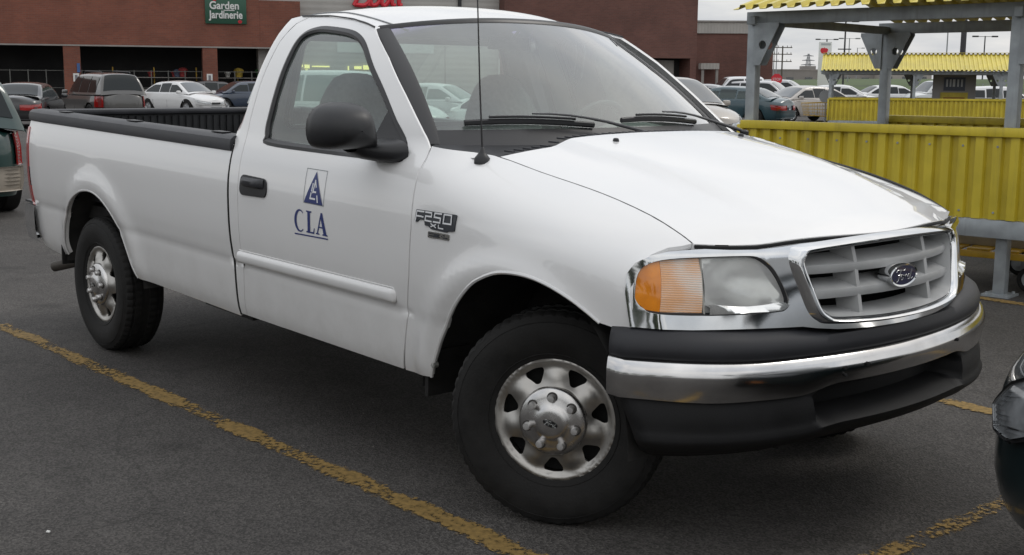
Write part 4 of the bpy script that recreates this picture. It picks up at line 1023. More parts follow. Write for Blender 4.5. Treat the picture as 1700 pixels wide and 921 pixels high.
# ------------------------------------------------------------------ other vehicles
CG_DARK = mat('car_glass_dark', (.025, .032, .034), rough=.03, spec=.8, coat=1)
CG_REAR = mat('car_glass_rear', (.016, .020, .021), rough=.06, spec=.35)
CG_LIGHT = glass('car_glass_clear', (.55, .66, .62), refl=1.6)
LAMPW = mat('clear_lamp', (.55, .57, .58), rough=.12, metal=.3, coat=1, var=.3, vscale=18)
LAMPD = mat('dim_lamp', (.20, .21, .22), rough=.1, coat=1, var=.5, vscale=12)
TRIM = mat('dark_trim', (.02, .02, .022), rough=.5)
ALLOY = mat('alloy', (.42, .43, .44), rough=.3, metal=.9)
TYPES = {
 'sedan': dict(L=4.6, W=1.76, sh=[(-2.3, .80), (-1.5, .90), (0, .88), (1.0, .84), (1.8, .72), (2.3, .58)], deck=[(-2.3, .94), (-2.1, .99), (-1.7, 1.02), (-1.0, 1.0), (0, .95), (1.0, .97), (1.6, .90), (2.1, .77), (2.3, .66)],
    top=[(-1.95, .99), (-1.75, 1.02), (-1.05, 1.37), (-.6, 1.42), (0, 1.44), (.35, 1.41), (.55, 1.36), (1.25, .97), (1.4, .92)], wsx=(.56, 1.24), rwx=(-1.10, -1.74), side=[(-1.55, -.62, .52), (-.56, .10, .50), (.14, .98, .50)], wb=1.36, tum=.42, belt=.93),
 'minivan': dict(L=4.85, W=1.85, sh=[(-2.42, .92), (0, .95), (1.2, .92), (1.9, .80), (2.42, .62)], deck=[(-2.42, 1.0), (-1, 1.0), (1.0, 1.02), (1.5, 1.02), (2.1, .90), (2.42, .72)],
    top=[(-2.40, .98), (-2.38, 1.05), (-2.20, 1.60), (-2.05, 1.68), (-.8, 1.74), (.2, 1.72), (.55, 1.66), (1.45, 1.05), (1.6, 1.0)], wsx=(.58, 1.46), rwx=(-2.17, -2.36), side=[(-2.1, -1.0, .5), (-.94, .02, .5), (.08, 1.1, .5)], wb=1.5, tum=.34, belt=1.0),
 'suv': dict(L=4.45, W=1.78, sh=[(-2.2, .95), (0, .95), (1.0, .93), (1.8, .86), (2.22, .70)], deck=[(-2.2, 1.02), (-1, 1.02), (1.0, 1.04), (1.5, 1.02), (2.0, .95), (2.22, .80)],
    top=[(-2.18, 1.0), (-2.15, 1.08), (-1.92, 1.58), (-1.75, 1.66), (-.6, 1.70), (.2, 1.69), (.42, 1.64), (1.05, 1.08), (1.2, 1.02)], wsx=(.44, 1.06), rwx=(-1.88, -2.13), side=[(-1.78, -1.08, .5), (-1.02, -.2, .5), (-.14, .78, .5)], wb=1.32, tum=.30, belt=1.04),
 'pickup': dict(L=5.3, W=1.95, sh=[(-2.65, 1.02), (0, 1.02), (1.2, 1.0), (2.65, .92)], deck=[(-2.65, 1.08), (-1, 1.08), (1.0, 1.10), (1.6, 1.10), (2.4, 1.02), (2.65, .95)],
    top=[(-1.15, 1.05), (-1.1, 1.12), (-1.0, 1.72), (-.85, 1.78), (-.2, 1.80), (.5, 1.78), (.70, 1.72), (1.28, 1.12), (1.4, 1.06)], wsx=(.72, 1.30), rwx=(-.98, -1.10), side=[(-.88, -.05, .5), (.02, .98, .5)], wb=1.70, tum=.30, belt=1.08),
}
CARW = {}
def car_wheel(parent, loc, s, r):
    wh = empty('wheel', loc, 0 if s < 0 else math.pi, parent)
    if r not in CARW:
        q = MB(); q.lathe([(.09, r*.62), (-.085, r*.62), (-.10, r*.72), (-.10, r*.88), (-.085, r*.97), (-.06, r), (.07, r), (.09, r*.95), (.09, r*.62)], 32); a = q.build('tyre', RUBBER, wh)
        q = MB(); q.lathe([(-.075, r*.66), (-.092, r*.64), (-.08, r*.58), (-.06, r*.5), (-.055, r*.2), (-.07, r*.12), (-.072, 0)], 24)
        for k in range(5):
            an = 2*math.pi*k/5; q.box((math.cos(an)*r*.36, -.066, math.sin(an)*r*.36), (r*.46, .02, r*.12), rot=Matrix.Rotation(-an, 3, 'Y'))
        b = q.build('rim', ALLOY, wh); CARW[r] = (a.data, b.data)
    else:
        for n_, d in zip(('tyre', 'rim'), CARW[r]):
            o = bpy.data.objects.new(n_, d); COL.objects.link(o); o.parent = wh
    return wh
def make_car(name, typ, col, loc, heading, label, cat='car', glassm=None, trim_bumper=None, nexp=5.0, scale=1.0, group=None, tail=True, tall_tail=False, chrome_grille=False, z=0.0, emblem=False, hl=None, rough=.3, roof_rack=False, hs=1.0, plain_nose=False):
    c = TYPES[typ]; L_, W_ = c['L']*scale, c['W']*(.5+.5*scale); glassm = glassm or CG_DARK
    pm = mat('paint_%.3f_%.3f_%.3f' % col, col, rough=rough, coat=1, coat_rough=.04)
    root = tag(empty(name, (loc[0], loc[1], z), heading), label, cat, group)
    hx, hw = L_/2, W_/2; wbx = c['wb']*scale; wr = .315 if typ == 'sedan' else (.345 if typ != 'pickup' else .38); zsill = .24 if typ != 'pickup' else .36
    sc_ = lambda t: [(a*scale, b) for a, b in t]
    sh, deck, top = sc_(c['sh']), sc_(c['deck']), [(a, c['belt']+(b-c['belt'])*hs) for a, b in sc_(c['top'])]
    N_ = 120 if not plain_nose else 480
    def plan(p):          # p in 0..1 from nose centre, towards +y
        th = 2*math.pi*p; cx_, sy_ = math.cos(th), math.sin(th); n = nexp
        k = (abs(cx_)**n+abs(sy_)**n)**(-1/n)
        x = hx*cx_*k; y = hw*sy_*k
        return x-.16*max(0, x/hx)**3*(abs(y)/hw)**2-.05*max(0, -x/hx)**3*(abs(y)/hw)**2, y*(1-.05*max(0, abs(x)/hx-.6)*2)
    def inset(z, zs):     # side profile, metres inwards
        t = (z-zsill)/(zs-zsill); return .045*(1-min(1, t*3))**2+.05*max(0, t-.72)**1.5*4+.012*math.cos(t*6)*0
    def skin(p, t, off=0.0):   # t 0 at the sill .. 1 at the shoulder
        x, y = plan(p); zs = smooth_tab(sh, x); zl = zlow(x, y); z_ = zl+(zs-zl)*t
        r_ = math.hypot(x/hx, y/hw); k = inset(z_, zs)-off
        nx, ny = (abs(x)/hx)**(nexp-1)*math.copysign(1, x)/hx, (abs(y)/hw)**(nexp-1)*math.copysign(1, y)/hw; l_ = math.hypot(nx, ny) or 1
        return (x-nx/l_*k, y-ny/l_*k, z_)
    def zlow(x, y):
        zl = zsill
        if abs(y) > hw*.80:
            for wx in (wbx, -wbx):
                d = abs(x-wx); rr = wr+.055
                if d < rr: zl = max(zl, wr+math.sqrt(max(0, rr*rr-d*d)))
        return zl
    rows = []; ps = []
    base_ps = [i/N_ for i in range(N_)]
    for p in base_ps:
        x, y = plan(p); zs = smooth_tab(sh, x); ring = [skin(p, t) for t in (0, .06, .15, .3, .45, .6, .75, .88, 1.0)]
        xe, ye, ze = ring[-1]; zd = smooth_tab(deck, x)
        for f in (.12, .3, .6, 1.0): ring.append((xe*(1-.01*f), ye*(1-f), zs+(zd-zs)*(1-(1-f)**2.2)))
        rows.append(ring)
    rows.append(rows[0])
    q = MB(); q.grid(rows); q.build('body', pm, root, smooth=48)
    # greenhouse
    xs0, xs1 = top[0][0], top[-1][0]; belt = c['belt']; tum = c['tum']
    def ybase(x):
        e = (max(0, x-(xs1-1.0))/1.0)**2*.10+(max(0, (xs0+.6)-x)/.6)**2*.06
        return hw-.09-e
    def yside(x, z_): return ybase(x)-(z_-belt)*tum-.10*max(0, (z_-belt)/.6)**3*.6
    def ztop(x, y):
        zt_ = smooth_tab(top, x); yt = yside(x, zt_); t = min(1.0, abs(y)/max(.1, yt)); return zt_+.02-.055*t**3
    rows = []
    for i in range(61):
        x = xs0+(xs1-xs0)*i/60; zt_ = ztop(x, yside(x, smooth_tab(top, x))); half = []
        half.append((x, ybase(x), belt-.06))
        zz = max(belt-.05, zt_)
        for f in (.0, .5, 1.0):
            z_ = (belt-.04)+(zz-.03-(belt-.04))*f; half.append((x, yside(x, z_), z_))
        yt = yside(x, zz)
        for f in (.97, .85, .6, .3, 0): half.append((x, yt*f, max(belt-.05, ztop(x, yt*f))))
        rows.append(half+[(a, -b, d) for a, b, d in half[-2::-1]])
    q = MB(); q.grid(rows)
    go = q.build('cabin', pm, root, smooth=40)
    def slope_panel(nm, xa, xb, k0=.90, k1=.86):
        def f(y, v):
            x = xa+(xb-xa)*v; return (x+(.012 if xb > xa else -.008), y, ztop(x, y)+.008)
        ya, yb = yside(xa, smooth_tab(top, xa))*k0, (yside(xb, max(belt, smooth_tab(top, xb))))*k0
        panel(nm, [(-ya, 0), (ya, 0), (yb, 1), (-yb, 1)], f, (glassm if nm == 'windshield' or glassm is CG_LIGHT else CG_REAR), root, step=.14, depth=.004, out_sign=(-1 if xb > xa else 1))
    slope_panel('windshield', c['wsx'][0]*scale, c['wsx'][1]*scale)
    if c['rwx']: slope_panel('rear_window', c['rwx'][0]*scale, c['rwx'][1]*scale)
    for s in (-1, 1):
        for k, (a, b, _) in enumerate(c['side']):
            a *= scale; b *= scale
            zt_ = lambda x: min(smooth_tab(top, x)-.10, smooth_tab(top, (a+b)/2)-.085)
            n = 7; pts_ = [(a+(b-a)*i/n, belt+.025) for i in range(n+1)]
            up_ = []
            for i in range(n+1):
                x = b-(b-a)*i/n; zq = zt_(x)
                if zq > belt+.05: up_.append((x, zq))
            poly = pts_+up_
            if len(up_) < 2: continue
            # taper: drop base points that have no glass above
            xm, xM = min(p[0] for p in up_), max(p[0] for p in up_)
            poly = [p for p in pts_ if xm-.12 <= p[0] <= xM+.16]+up_
            panel('side_window', poly, lambda x, z_, s=s: (x, s*(yside(x, z_)+.006), z_), (glassm if glassm is CG_LIGHT else CG_REAR), root, step=.15, depth=.004, out_sign=(1 if s < 0 else -1))
        for wx in (wbx, -wbx): car_wheel(root, (wx, s*(hw-.11), wr), s, wr)
        # lamps on the skin (p, t)
        sp = lambda p: p if s > 0 else 1-p
        f = lambda p, t, off=.020: skin(p % 1.0, t, off)
        lz0, lz1 = hl or (.66, .92)
        pp = [(.048, lz0), (.120, lz0+.06), (.135, lz1), (.052, lz1-.04)]
        if plain_nose: pp = [(.086, .60), (.100, .56), (.120, .66), (.140, .90), (.128, .97), (.095, .88), (.082, .74)]
        panel('headlight', [(sp(a), b) for a, b in pp], f, (LAMPD if plain_nose else LAMPW), root, step=(.004 if plain_nose else .01), stepv=(.03 if plain_nose else .05), depth=(.004 if plain_nose else .02), out_sign=(-1))
        if plain_nose:
            panel('headlight_rim', [(sp(a), b) for a, b in [((p_-.10)*1.14+.10, (t_-.745)*1.14+.745) for p_, t_ in pp]], lambda p, t: skin(p % 1.0, t, .012), TRIM, root, step=.004, stepv=.03, depth=.01, out_sign=-1)
            panel('side_marker', [(sp(a), b) for a, b in ((.112, .13), (.126, .13), (.126, .19), (.112, .19))], f, AMBER, root, step=.004, stepv=.03, depth=.01, out_sign=-1)
        if tail:
            pp = [(.372, .56), (.455, .58), (.455, .88), (.368, .86)] if not tall_tail else [(.362, .50), (.392, .50), (.392, 1.0), (.362, 1.0)]
            panel('tail_light', [(sp(a), b) for a, b in pp], f, RED, root, step=.01, stepv=.05, depth=.02, out_sign=-1)
        q = MB(); q.box((top[-1][0]-.42*scale, s*(hw+.06), belt+.03), (.11, .19, .13)); q.build('door_mirror', pm, root, bevel=.035)
        q = MB()
        for x in (.05, -.95): q.tube([skinx(x*scale, s, z_, skin, hw) for z_ in (.06, .3, .6, .98)] if False else [(x*scale, s*(hw-.006), .32), (x*scale, s*(hw+.0005), .60), (x*scale, s*(hw-.035), .86)], .006, 4)
        q.build('door_gap', TRIM, root)
        if tall_tail:
            pp2 = [(-2.30*scale, 1.02), (-2.16*scale, 1.02), (-1.99*scale, 1.46), (-2.08*scale, 1.46)]
    bmat = trim_bumper or pm
    def band(nm, t0, t1, p0, p1, off, m_, out=0.004):
        pts_ = [(p0, t0), (p1, t0), (p1, t1), (p0, t1)]
        panel(nm, pts_, lambda p, t: skin(p % 1.0, t, off), m_, root, step=.012, stepv=.06, depth=.03, out_sign=-1)
    if not plain_nose: band('front_bumper', .10, .50, -.125, .125, .035, bmat)
    band('rear_bumper', .10, .48, .385, .615, .035, bmat)
    if not plain_nose: band('grille', .62, .84, -.040, .040, .012, CHROME if chrome_grille else TRIM)
    if chrome_grille:
        band('grille_mesh', .64, .70, -.036, .036, .020, TRIM); band('grille_mesh', .76, .82, -.036, .036, .020, TRIM)
    if not plain_nose: band('air_intake', .16, .30, -.05, .05, .042, TRIM)
    if typ in ('sedan',): band('number_plate', .60, .76, .485, .515, .010, mat('plate', (.55, .58, .62), rough=.4))
    if roof_rack:
        for s in (-1, 1):
            q = MB(); yy = s*(hw-.42); q.tube([(-1.6*scale, yy, 1.69), (-1.5*scale, yy, 1.735), (.0, yy, 1.765), (.12, yy, 1.70)], .018, 6); q.build('roof_rail', TRIM, root)
    return root
def view_heading(deg):
    """heading measured from the diagonal of the lot, counter-clockwise seen from above"""
    return R(49.277+deg)
GRP = 'vehicles parked across the lot'
# --- left of the truck
make_car('green_minivan', 'minivan', (.010, .040, .036), (-12.83, .27), R(180), 'dark green minivan with beige bumper at the left edge', 'minivan', trim_bumper=mat('beige_plastic', (.33, .29, .24), rough=.5), scale=.98, tall_tail=True, hs=.86)
make_car('black_sedan', 'sedan', (.012, .012, .014), (-36.19, 9.92), view_heading(100), 'black sedan seen from behind between the green minivan and grey wagon', 'sedan', hs=.88)
make_car('grey_wagon', 'suv', (.085, .082, .078), (-37.66, 12.88), view_heading(128), 'grey-brown compact SUV seen from behind over the truck bed', 'SUV', tall_tail=True, roof_rack=True)
make_car('white_sedan', 'sedan', (.68, .68, .68), (-47.21, 20.43), view_heading(-38), 'white sedan facing right above the truck bed', 'sedan')
make_car('blue_sedan', 'sedan', (.030, .045, .075), (-50.0, 25.0), view_heading(215), 'dark blue sedan just left of the truck cab', 'sedan')
make_car('dark_sedan', 'sedan', (.03, .03, .035), (-58.5, 27.2), view_heading(200), 'dark car roof behind the white sedan', 'sedan')
# --- seen through the cab glass
make_car('silver_minivan', 'minivan', (.52, .55, .54), (-21.78, 12.69), view_heading(-14), 'pale silver minivan seen through the truck side window', 'minivan', glassm=CG_LIGHT)
make_car('silver_hatchback', 'sedan', (.55, .57, .57), (-27.8, 19.7), view_heading(-25), 'silver car seen through the windshield left of the seat', 'sedan', glassm=CG_LIGHT)
make_car('grey_hatchback', 'suv', (.12, .13, .14), (-24.8, 23.1), view_heading(160), 'grey SUV seen low through the windshield beside the steering wheel', 'SUV')
make_car('white_coupe', 'sedan', (.66, .68, .66), (-15.2, 12.8), view_heading(-50), 'white car seen through the windshield beside the seat', 'sedan')
# --- right of the truck
make_car('beige_minivan', 'minivan', (.36, .33, .29), (-17.52, 19.19), view_heading(-65), 'beige minivan with twin-slot chrome grille beside the truck windshield', 'minivan', trim_bumper=mat('grey_bumper', (.05, .05, .055), rough=.5), chrome_grille=True, hs=.88)
make_car('teal_sedan', 'sedan', (.022, .060, .075), (-25.55, 31.60), view_heading(142), 'teal sedan with red tail lights behind the yellow panel', 'sedan', glassm=CG_LIGHT, hs=.9)
make_car('white_pickup', 'pickup', (.62, .62, .63), (-34.40, 43.07), view_heading(-172), 'white pickup behind the teal sedan, left of the grey post', 'pickup truck')
make_car('silver_suv', 'suv', (.50, .50, .51), (-32.93, 43.22), view_heading(-30), 'silver SUV behind the teal sedan, right of the grey post', 'SUV', hs=.86)
make_car('champagne_sedan', 'sedan', (.42, .39, .36), (-26.3, 37.0), view_heading(-150), 'champagne sedan facing left beside the far yellow shelter', 'sedan', hs=.94)
make_car('grey_car', 'sedan', (.30, .31, .32), (-33.4, 39.6), view_heading(-20), 'small grey car in front of the brick wall beside the beige minivan', 'sedan')
make_car('white_car', 'sedan', (.62, .62, .62), (-33.6, 50.2), view_heading(-20), 'white car between the pylon sign and the far yellow shelter', 'sedan')
make_car('white_hatch', 'sedan', (.66, .66, .66), (-36.4, 59.4), view_heading(10), 'white car behind the far shelter near its left end', 'sedan')
make_car('white_wagon', 'suv', (.60, .62, .62), (-34.7, 61.3), view_heading(200), 'white wagon behind the far shelter left of its notice board', 'wagon')
make_car('white_fastback', 'sedan', (.64, .64, .64), (-23.3, 46.7), view_heading(-8), 'white car behind the far shelter right of its notice board', 'sedan')
make_car('light_grey_van', 'minivan', (.45, .46, .47), (-46.7, 62.9), view_heading(-30), 'grey van parked far off beside the stop sign', 'van')
# --- nose of the car in the facing stall
dg = make_car('dark_green_sedan', 'sedan', (.008, .016, .018), (3.57, .19), R(180), 'dark green car nose at the lower right corner', 'sedan', plain_nose=True, nexp=3.6)
dg.scale = (1, 1, 1.17)
# ------------------------------------------------------------------ cart shelters
GALV = mat('galvanised_steel', (.31, .335, .35), rough=.55, metal=.25, var=.22, vscale=7)
YELP = mat('yellow_enamel', (.56, .44, .035), rough=.42, var=.16, vscale=3, bump=.04, bscale=40)
YELR = mat('yellow_roof_enamel', (.62, .52, .10), rough=.4, var=.12, vscale=2)
def streaks(m, dark, amt=.5):
    """grime run-off: vertical streaks under the rim"""
    t = m.node_tree; b = t.nodes['Principled BSDF']; src = b.inputs['Base Color'].links[0].from_socket
    c = t.nodes.new('ShaderNodeTexCoord'); mp = t.nodes.new('ShaderNodeMapping'); mp.inputs['Scale'].default_value = (14, 14, .9); t.links.new(c.outputs['Object'], mp.inputs[0])
    n = t.nodes.new('ShaderNodeTexNoise'); n.inputs['Scale'].default_value = 1; n.inputs['Detail'].default_value = 5; n.inputs['Roughness'].default_value = .65; t.links.new(mp.outputs[0], n.inputs['Vector'])
    r = t.nodes.new('ShaderNodeMapRange'); r.inputs['From Min'].default_value = .52; r.inputs['From Max'].default_value = .78; r.inputs['To Max'].default_value = amt; t.links.new(n.outputs[0], r.inputs[0])
    mx_ = t.nodes.new('ShaderNodeMixRGB'); t.links.new(r.outputs[0], mx_.inputs[0]); t.links.new(src, mx_.inputs[1]); mx_.inputs[2].default_value = (*dark, 1); t.links.new(mx_.outputs[0], b.inputs['Base Color'])
streaks(YELP, (.16, .11, .03)); streaks(GALV, (.12, .10, .085), .45); streaks(YELR, (.30, .22, .06), .4)
CARTY = mat('cart_yellow', (.50, .30, .02), rough=.45, var=.2, vscale=9)
BOARD = mat('cart_board', (.36, .32, .26), rough=.7, var=.2, vscale=8)
def corrugated(L_, z0, z1, y0, pitch=.125, d=.032, mi=0):
    """vertical trapezoid ribs along local x"""
    q = MB(); prof_ = []
    n = int(L_/pitch)
    for i in range(n):
        x = i*pitch
        prof_ += [(x+.004, d), (x+.046, d), (x+.056, 0), (x+pitch-.008, 0)]
    rows = [[(x, y0+dd, z) for x, dd in prof_] for z in (z0, z1)]
    rows2 = [[(x, y0+dd+.003, z) for x, dd in prof_] for z in (z1, z0)]
    q.grid(rows+rows2); return q
def gusset(q, x, y, z, sgn, wid=.22, h=.34, axis='x', th=.012, hole=True):
    """tapered bracket plate with a round hole, hanging under the beam at (x,y,z)"""
    n = 14; hc = (sgn*wid*.36, -h*.52); hr = .035
    out_ = [(0, 0), (sgn*wid, 0), (sgn*wid, -.03), (sgn*.06, -h), (0, -h)]
    if sgn < 0: out_ = out_[::-1]
    hol = [(hc[0]+hr*math.cos(2*math.pi*k/n), hc[1]+hr*math.sin(2*math.pi*k/n)) for k in range(n)]
    V, E_, F_, *_ = delaunay_2d_cdt([Vector(p) for p in out_+hol], [(i, (i+1) % 5) for i in range(5)]+[(5+i, 5+(i+1) % n) for i in range(n)], [], 0, 1e-6)
    V = [tuple(v) for v in V]; fs = []
    for f in F_:
        c_ = (sum(V[i][0] for i in f)/3, sum(V[i][1] for i in f)/3)
        if pip(c_, out_) and not pip(c_, hol): fs.append(tuple(f))
    for s in (-.5, .5):
        q.add([((x+u, y+s*th, z+v) if axis == 'x' else (x+s*th, y+u, z+v)) for u, v in V], fs)
    for lp in (out_, hol):
        m_ = len(lp); vs = [((x+u, y+s*th, z+v) if axis == 'x' else (x+s*th, y+u, z+v)) for s in (-.5, .5) for u, v in lp]
        q.add(vs, [(i, (i+1) % m_, m_+(i+1) % m_, m_+i) for i in range(m_)])
def shelter(name, org, ang, length, posts, label, zp=(.56, 1.17), zbeam=.43, eave=2.0, ridge=2.46, depth=2.15, pitch=.125, over=.28):
    rt_ = tag(empty(name, org, ang), label, 'cart shelter')
    def post_(x, y, gs, axis='x'):
        q = MB(); q.box((x, y, eave/2), (.085, .085, eave)); p = q.build('post', GALV, rt_, bevel=.006)
        q = MB(); q.box((x, y, .008), (.20, .20, .016))
        for a, b in ((-.07, -.07), (.07, -.07), (.07, .07), (-.07, .07)): q.lathe([(.016, .012), (.03, .012), (.03, 0)], 6, o=(x+a, y+b, 0), axis='z')
        q.build('base_plate', GALV, p)
        for sg in gs:
            q = MB(); gusset(q, x+sg*.03, y-.05, eave, sg, axis='x'); gusset(q, x+sg*.03, y+.05, eave, sg, axis='x'); q.build('bracket', GALV, p, smooth=0)
    for i, x in enumerate(posts):
        post_(x, .09, (1,) if i in (0, 1) else (-1, 1)); post_(x+.02, depth, (-1, 1))
    for y in (.09, depth):
        q = MB(); q.box((length/2-over/2, y, eave+.04), (length+over, .07, .10)); q.build('eave_beam', GALV, rt_, bevel=.004)
    for x in posts:
        q = MB(); q.box((x+.02, depth/2, eave+.02), (.06, depth, .07)); q.build('cross_beam', GALV, rt_, bevel=.004)
    q = MB(); q.box((length/2, .02, (zbeam+zp[0])/2-.004), (length+.05, .07, zp[0]-zbeam)); q.build('base_rail', GALV, rt_, bevel=.005)
    q = MB(); q.box((length/2, depth+.06, (zbeam+zp[0])/2), (length+.05, .07, zp[0]-zbeam)); q.build('base_rail', GALV, rt_, bevel=.005)
    for y0, s in ((-.018, 1), (depth+.10, 1)):
        x0 = 0
        q = corrugated(length, zp[0], zp[1]-.02, y0, pitch); q.build('corrugated_panel', YELP, rt_, smooth=0)
        sc2 = MB()
        for i in range(int(length/(pitch*2))):
            for z_ in (zp[0]+.05, zp[1]-.09): sc2.lathe([(-.004, 0), (-.004, .008), (.001, .009)], 6, o=(i*pitch*2+.09, y0-.001, z_))
        tag(sc2.build('panel_screws', GALV, rt_), kind='stuff')
        q = MB(); q.box((length/2, y0+.018, zp[1]+.012), (length+.06, .075, .066)); q.build('top_channel', YELP, rt_, bevel=.006)
        q = MB(); q.box((-.035, y0+.018, (zp[0]+zp[1])/2), (.055, .07, zp[1]-zp[0]+.02)); q.build('end_channel', YELP, rt_, bevel=.006)
    # pitched roof of ribbed sheets
    ymid = depth/2
    for s in (-1, 1):
        ye = -.16 if s < 0 else depth+.34
        n = int((length+over)/pitch); prof_ = []
        for i in range(n):
            x = -over+i*pitch; prof_ += [(x, 0), (x+.055, 0), (x+.068, .034), (x+pitch-.013, .034)]
        rows = []
        for y, z in ((ye, eave+.10), (ymid, ridge)):
            rows.append([(x, y, z+d) for x, d in prof_])
        for y, z in ((ymid, ridge), (ye, eave+.10)):
            rows.append([(x, y, z+d-.004) for x, d in prof_])
        q = MB(); q.grid(rows); q.build('roof_sheet', YELR, rt_, smooth=0)
    q = MB(); q.box((length/2-over/2, ymid, ridge+.04), (length+over, .24, .012)); q.build('ridge_cap', YELR, rt_)
    return rt_
NA = R(6.5)
shelter('cart_shelter', (-3.32, 4.45, 0), NA, 4.9, [.0, 2.14, 4.86], 'yellow ribbed cart shelter with grey posts beside the truck nose', depth=2.45, over=.06)
far = shelter('cart_shelter', (-18.50, 27.54, 0), view_heading(-16), 9.6, [.0, 2.4, 4.8, 7.2, 9.55], 'low yellow-roofed cart shelter farther back', zp=(.42, 1.05), zbeam=.30, eave=1.80, ridge=2.40, depth=2.2)
# notice board standing in the far shelter
nb = tag(empty('notice_board', (-16.2, 30.6, 0), view_heading(-8)), 'notice board with dark blue sign and yellow panel under the far shelter', 'notice board')
q = MB(); q.box((0, .03, .95), (1.25, .05, 1.75)); q.build('back_panel', mat('notice_grey', (.30, .29, .29), rough=.6), nb, bevel=.01)
q = MB(); q.box((.0, -.005, 1.52), (.62, .02, .40)); q.build('blue_plate', mat('notice_blue', (.05, .06, .09), rough=.4), nb)
for u in (-.22, -.12, -.02, .10, .21):
    q = MB(); q.box((u, -.019, 1.55), (.05 if u != -.02 else .07, .006, .22)); q.build('plate_bar', mat('notice_white', (.5, .52, .55), rough=.5), nb)
q = MB(); q.box((0, -.01, 1.05), (.80, .03, .44)); q.build('yellow_plate', YELP, nb)
q = MB(); q.box((0, -.029, 1.10), (.62, .006, .06)); q.build('plate_line', mat('notice_orange', (.35, .16, .02), rough=.5), nb)

# flat-bed carts parked under the near shelter
def flat_cart(loc, ang, label):
    c = tag(empty('flat_cart', loc, ang), label, 'cart', 'carts under the near shelter')
    q = MB()
    for y in (-.32, .32): q.box((0, y, .26), (1.25, .04, .05))
    for x in (-.6, .6): q.box((x, 0, .26), (.04, .64, .05))
    q.build('deck_frame', CARTY, c, bevel=.006)
    for k in range(6):
        q = MB(); q.box((-.52+k*.208, 0, .292), (.17, .62, .016)); q.build('deck_slat', CARTY, c, bevel=.004)
    q = MB(); q.box((-.05, .05, .335), (.95, .36, .07)); q.build('deck_board', BOARD, c, bevel=.006)
    q = MB(); q.tube([(.6, -.3, .27), (.66, -.3, .95), (.66, .3, .95), (.6, .3, .27)], .016, 8); q.tube([(.63, -.3, .6), (.63, .3, .6)], .012, 6)
    for y in (-.15, 0, .15): q.tube([(.6, y, .28), (.655, y, .94)], .008, 6)
    q.build('push_handle', CARTY, c)
    for x in (-.48, .48):
        for y in (-.26, .26):
            w_ = empty('caster', (x, y, .095), 0, c)
            q = MB(); q.lathe([(-.02, .06), (-.022, .085), (-.012, .095), (.012, .095), (.022, .085), (.02, .06), (-.02, .06)], 20); q.build('caster_tyre', RUBBER, w_)
            q = MB(); q.lathe([(-.016, .062), (-.02, .03), (-.02, 0)], 16); q.lathe([(.016, .062), (.02, .03), (.02, 0)], 16); q.box((0, -.032, .06), (.05, .006, .16)); q.box((0, .032, .06), (.05, .006, .16)); q.build('caster_fork', GALV, w_)
    return c
def on_near(x, y): return (-3.32+x*math.cos(NA)-y*math.sin(NA), 4.44+x*math.sin(NA)+y*math.cos(NA), 0)
flat_cart(on_near(1.75, .62), NA+R(4), 'yellow flat cart under the near shelter, left of the post')
flat_cart(on_near(3.10, .70), NA+R(184), 'yellow flat cart under the near shelter, right of the post')
flat_cart(on_near(2.35, 1.45), NA+R(2), 'yellow flat cart at the back under the near shelter')
def trolley(loc, ang, label):
    c = tag(empty('shopping_trolley', loc, ang), label, 'trolley')
    q = MB()
    a = [(-.40, -.22, .50), (.42, -.17, .56), (.42, .17, .56), (-.40, .22, .50)]; b_ = [(-.46, -.28, .95), (.50, -.22, .92), (.50, .22, .92), (-.46, .28, .95)]
    def lp(t): return [Vector(p).lerp(Vector(r_), t) for p, r_ in zip(a, b_)]
    for t in (0, .25, .5, .75, 1): L2 = lp(t); q.tube(L2+L2[:1], .010 if t in (0, 1) else .005, 5)
    for k in range(4):
        for f in (.0, .2, .4, .6, .8): q.tube([Vector(a[k]).lerp(Vector(a[(k+1) % 4]), f), Vector(b_[k]).lerp(Vector(b_[(k+1) % 4]), f)], .005, 5)
    q.build('basket', CARTY, c)
    q = MB(); q.tube([(-.58, -.26, 1.02), (-.58, .26, 1.02)], .016, 8)
    for s in (-1, 1): q.tube([(-.58, s*.26, 1.02), (-.42, s*.24, .9), (-.36, s*.24, .40), (-.45, s*.26, .13), (.45, s*.20, .16)], .013, 6)
    q.build('chassis', CARTY, c)
    for x, y in ((-.42, -.26), (-.42, .26), (.42, -.2), (.42, .2)):
        q = MB(); q.lathe([(-.014, 0), (-.014, .06), (.014, .06), (.014, 0)], 14, o=(x, y, .062)); q.build('castor', RUBBER, c)
trolley((-19.0, 27.75, 0), view_heading(195), 'yellow shopping trolley at the left end of the far shelter')
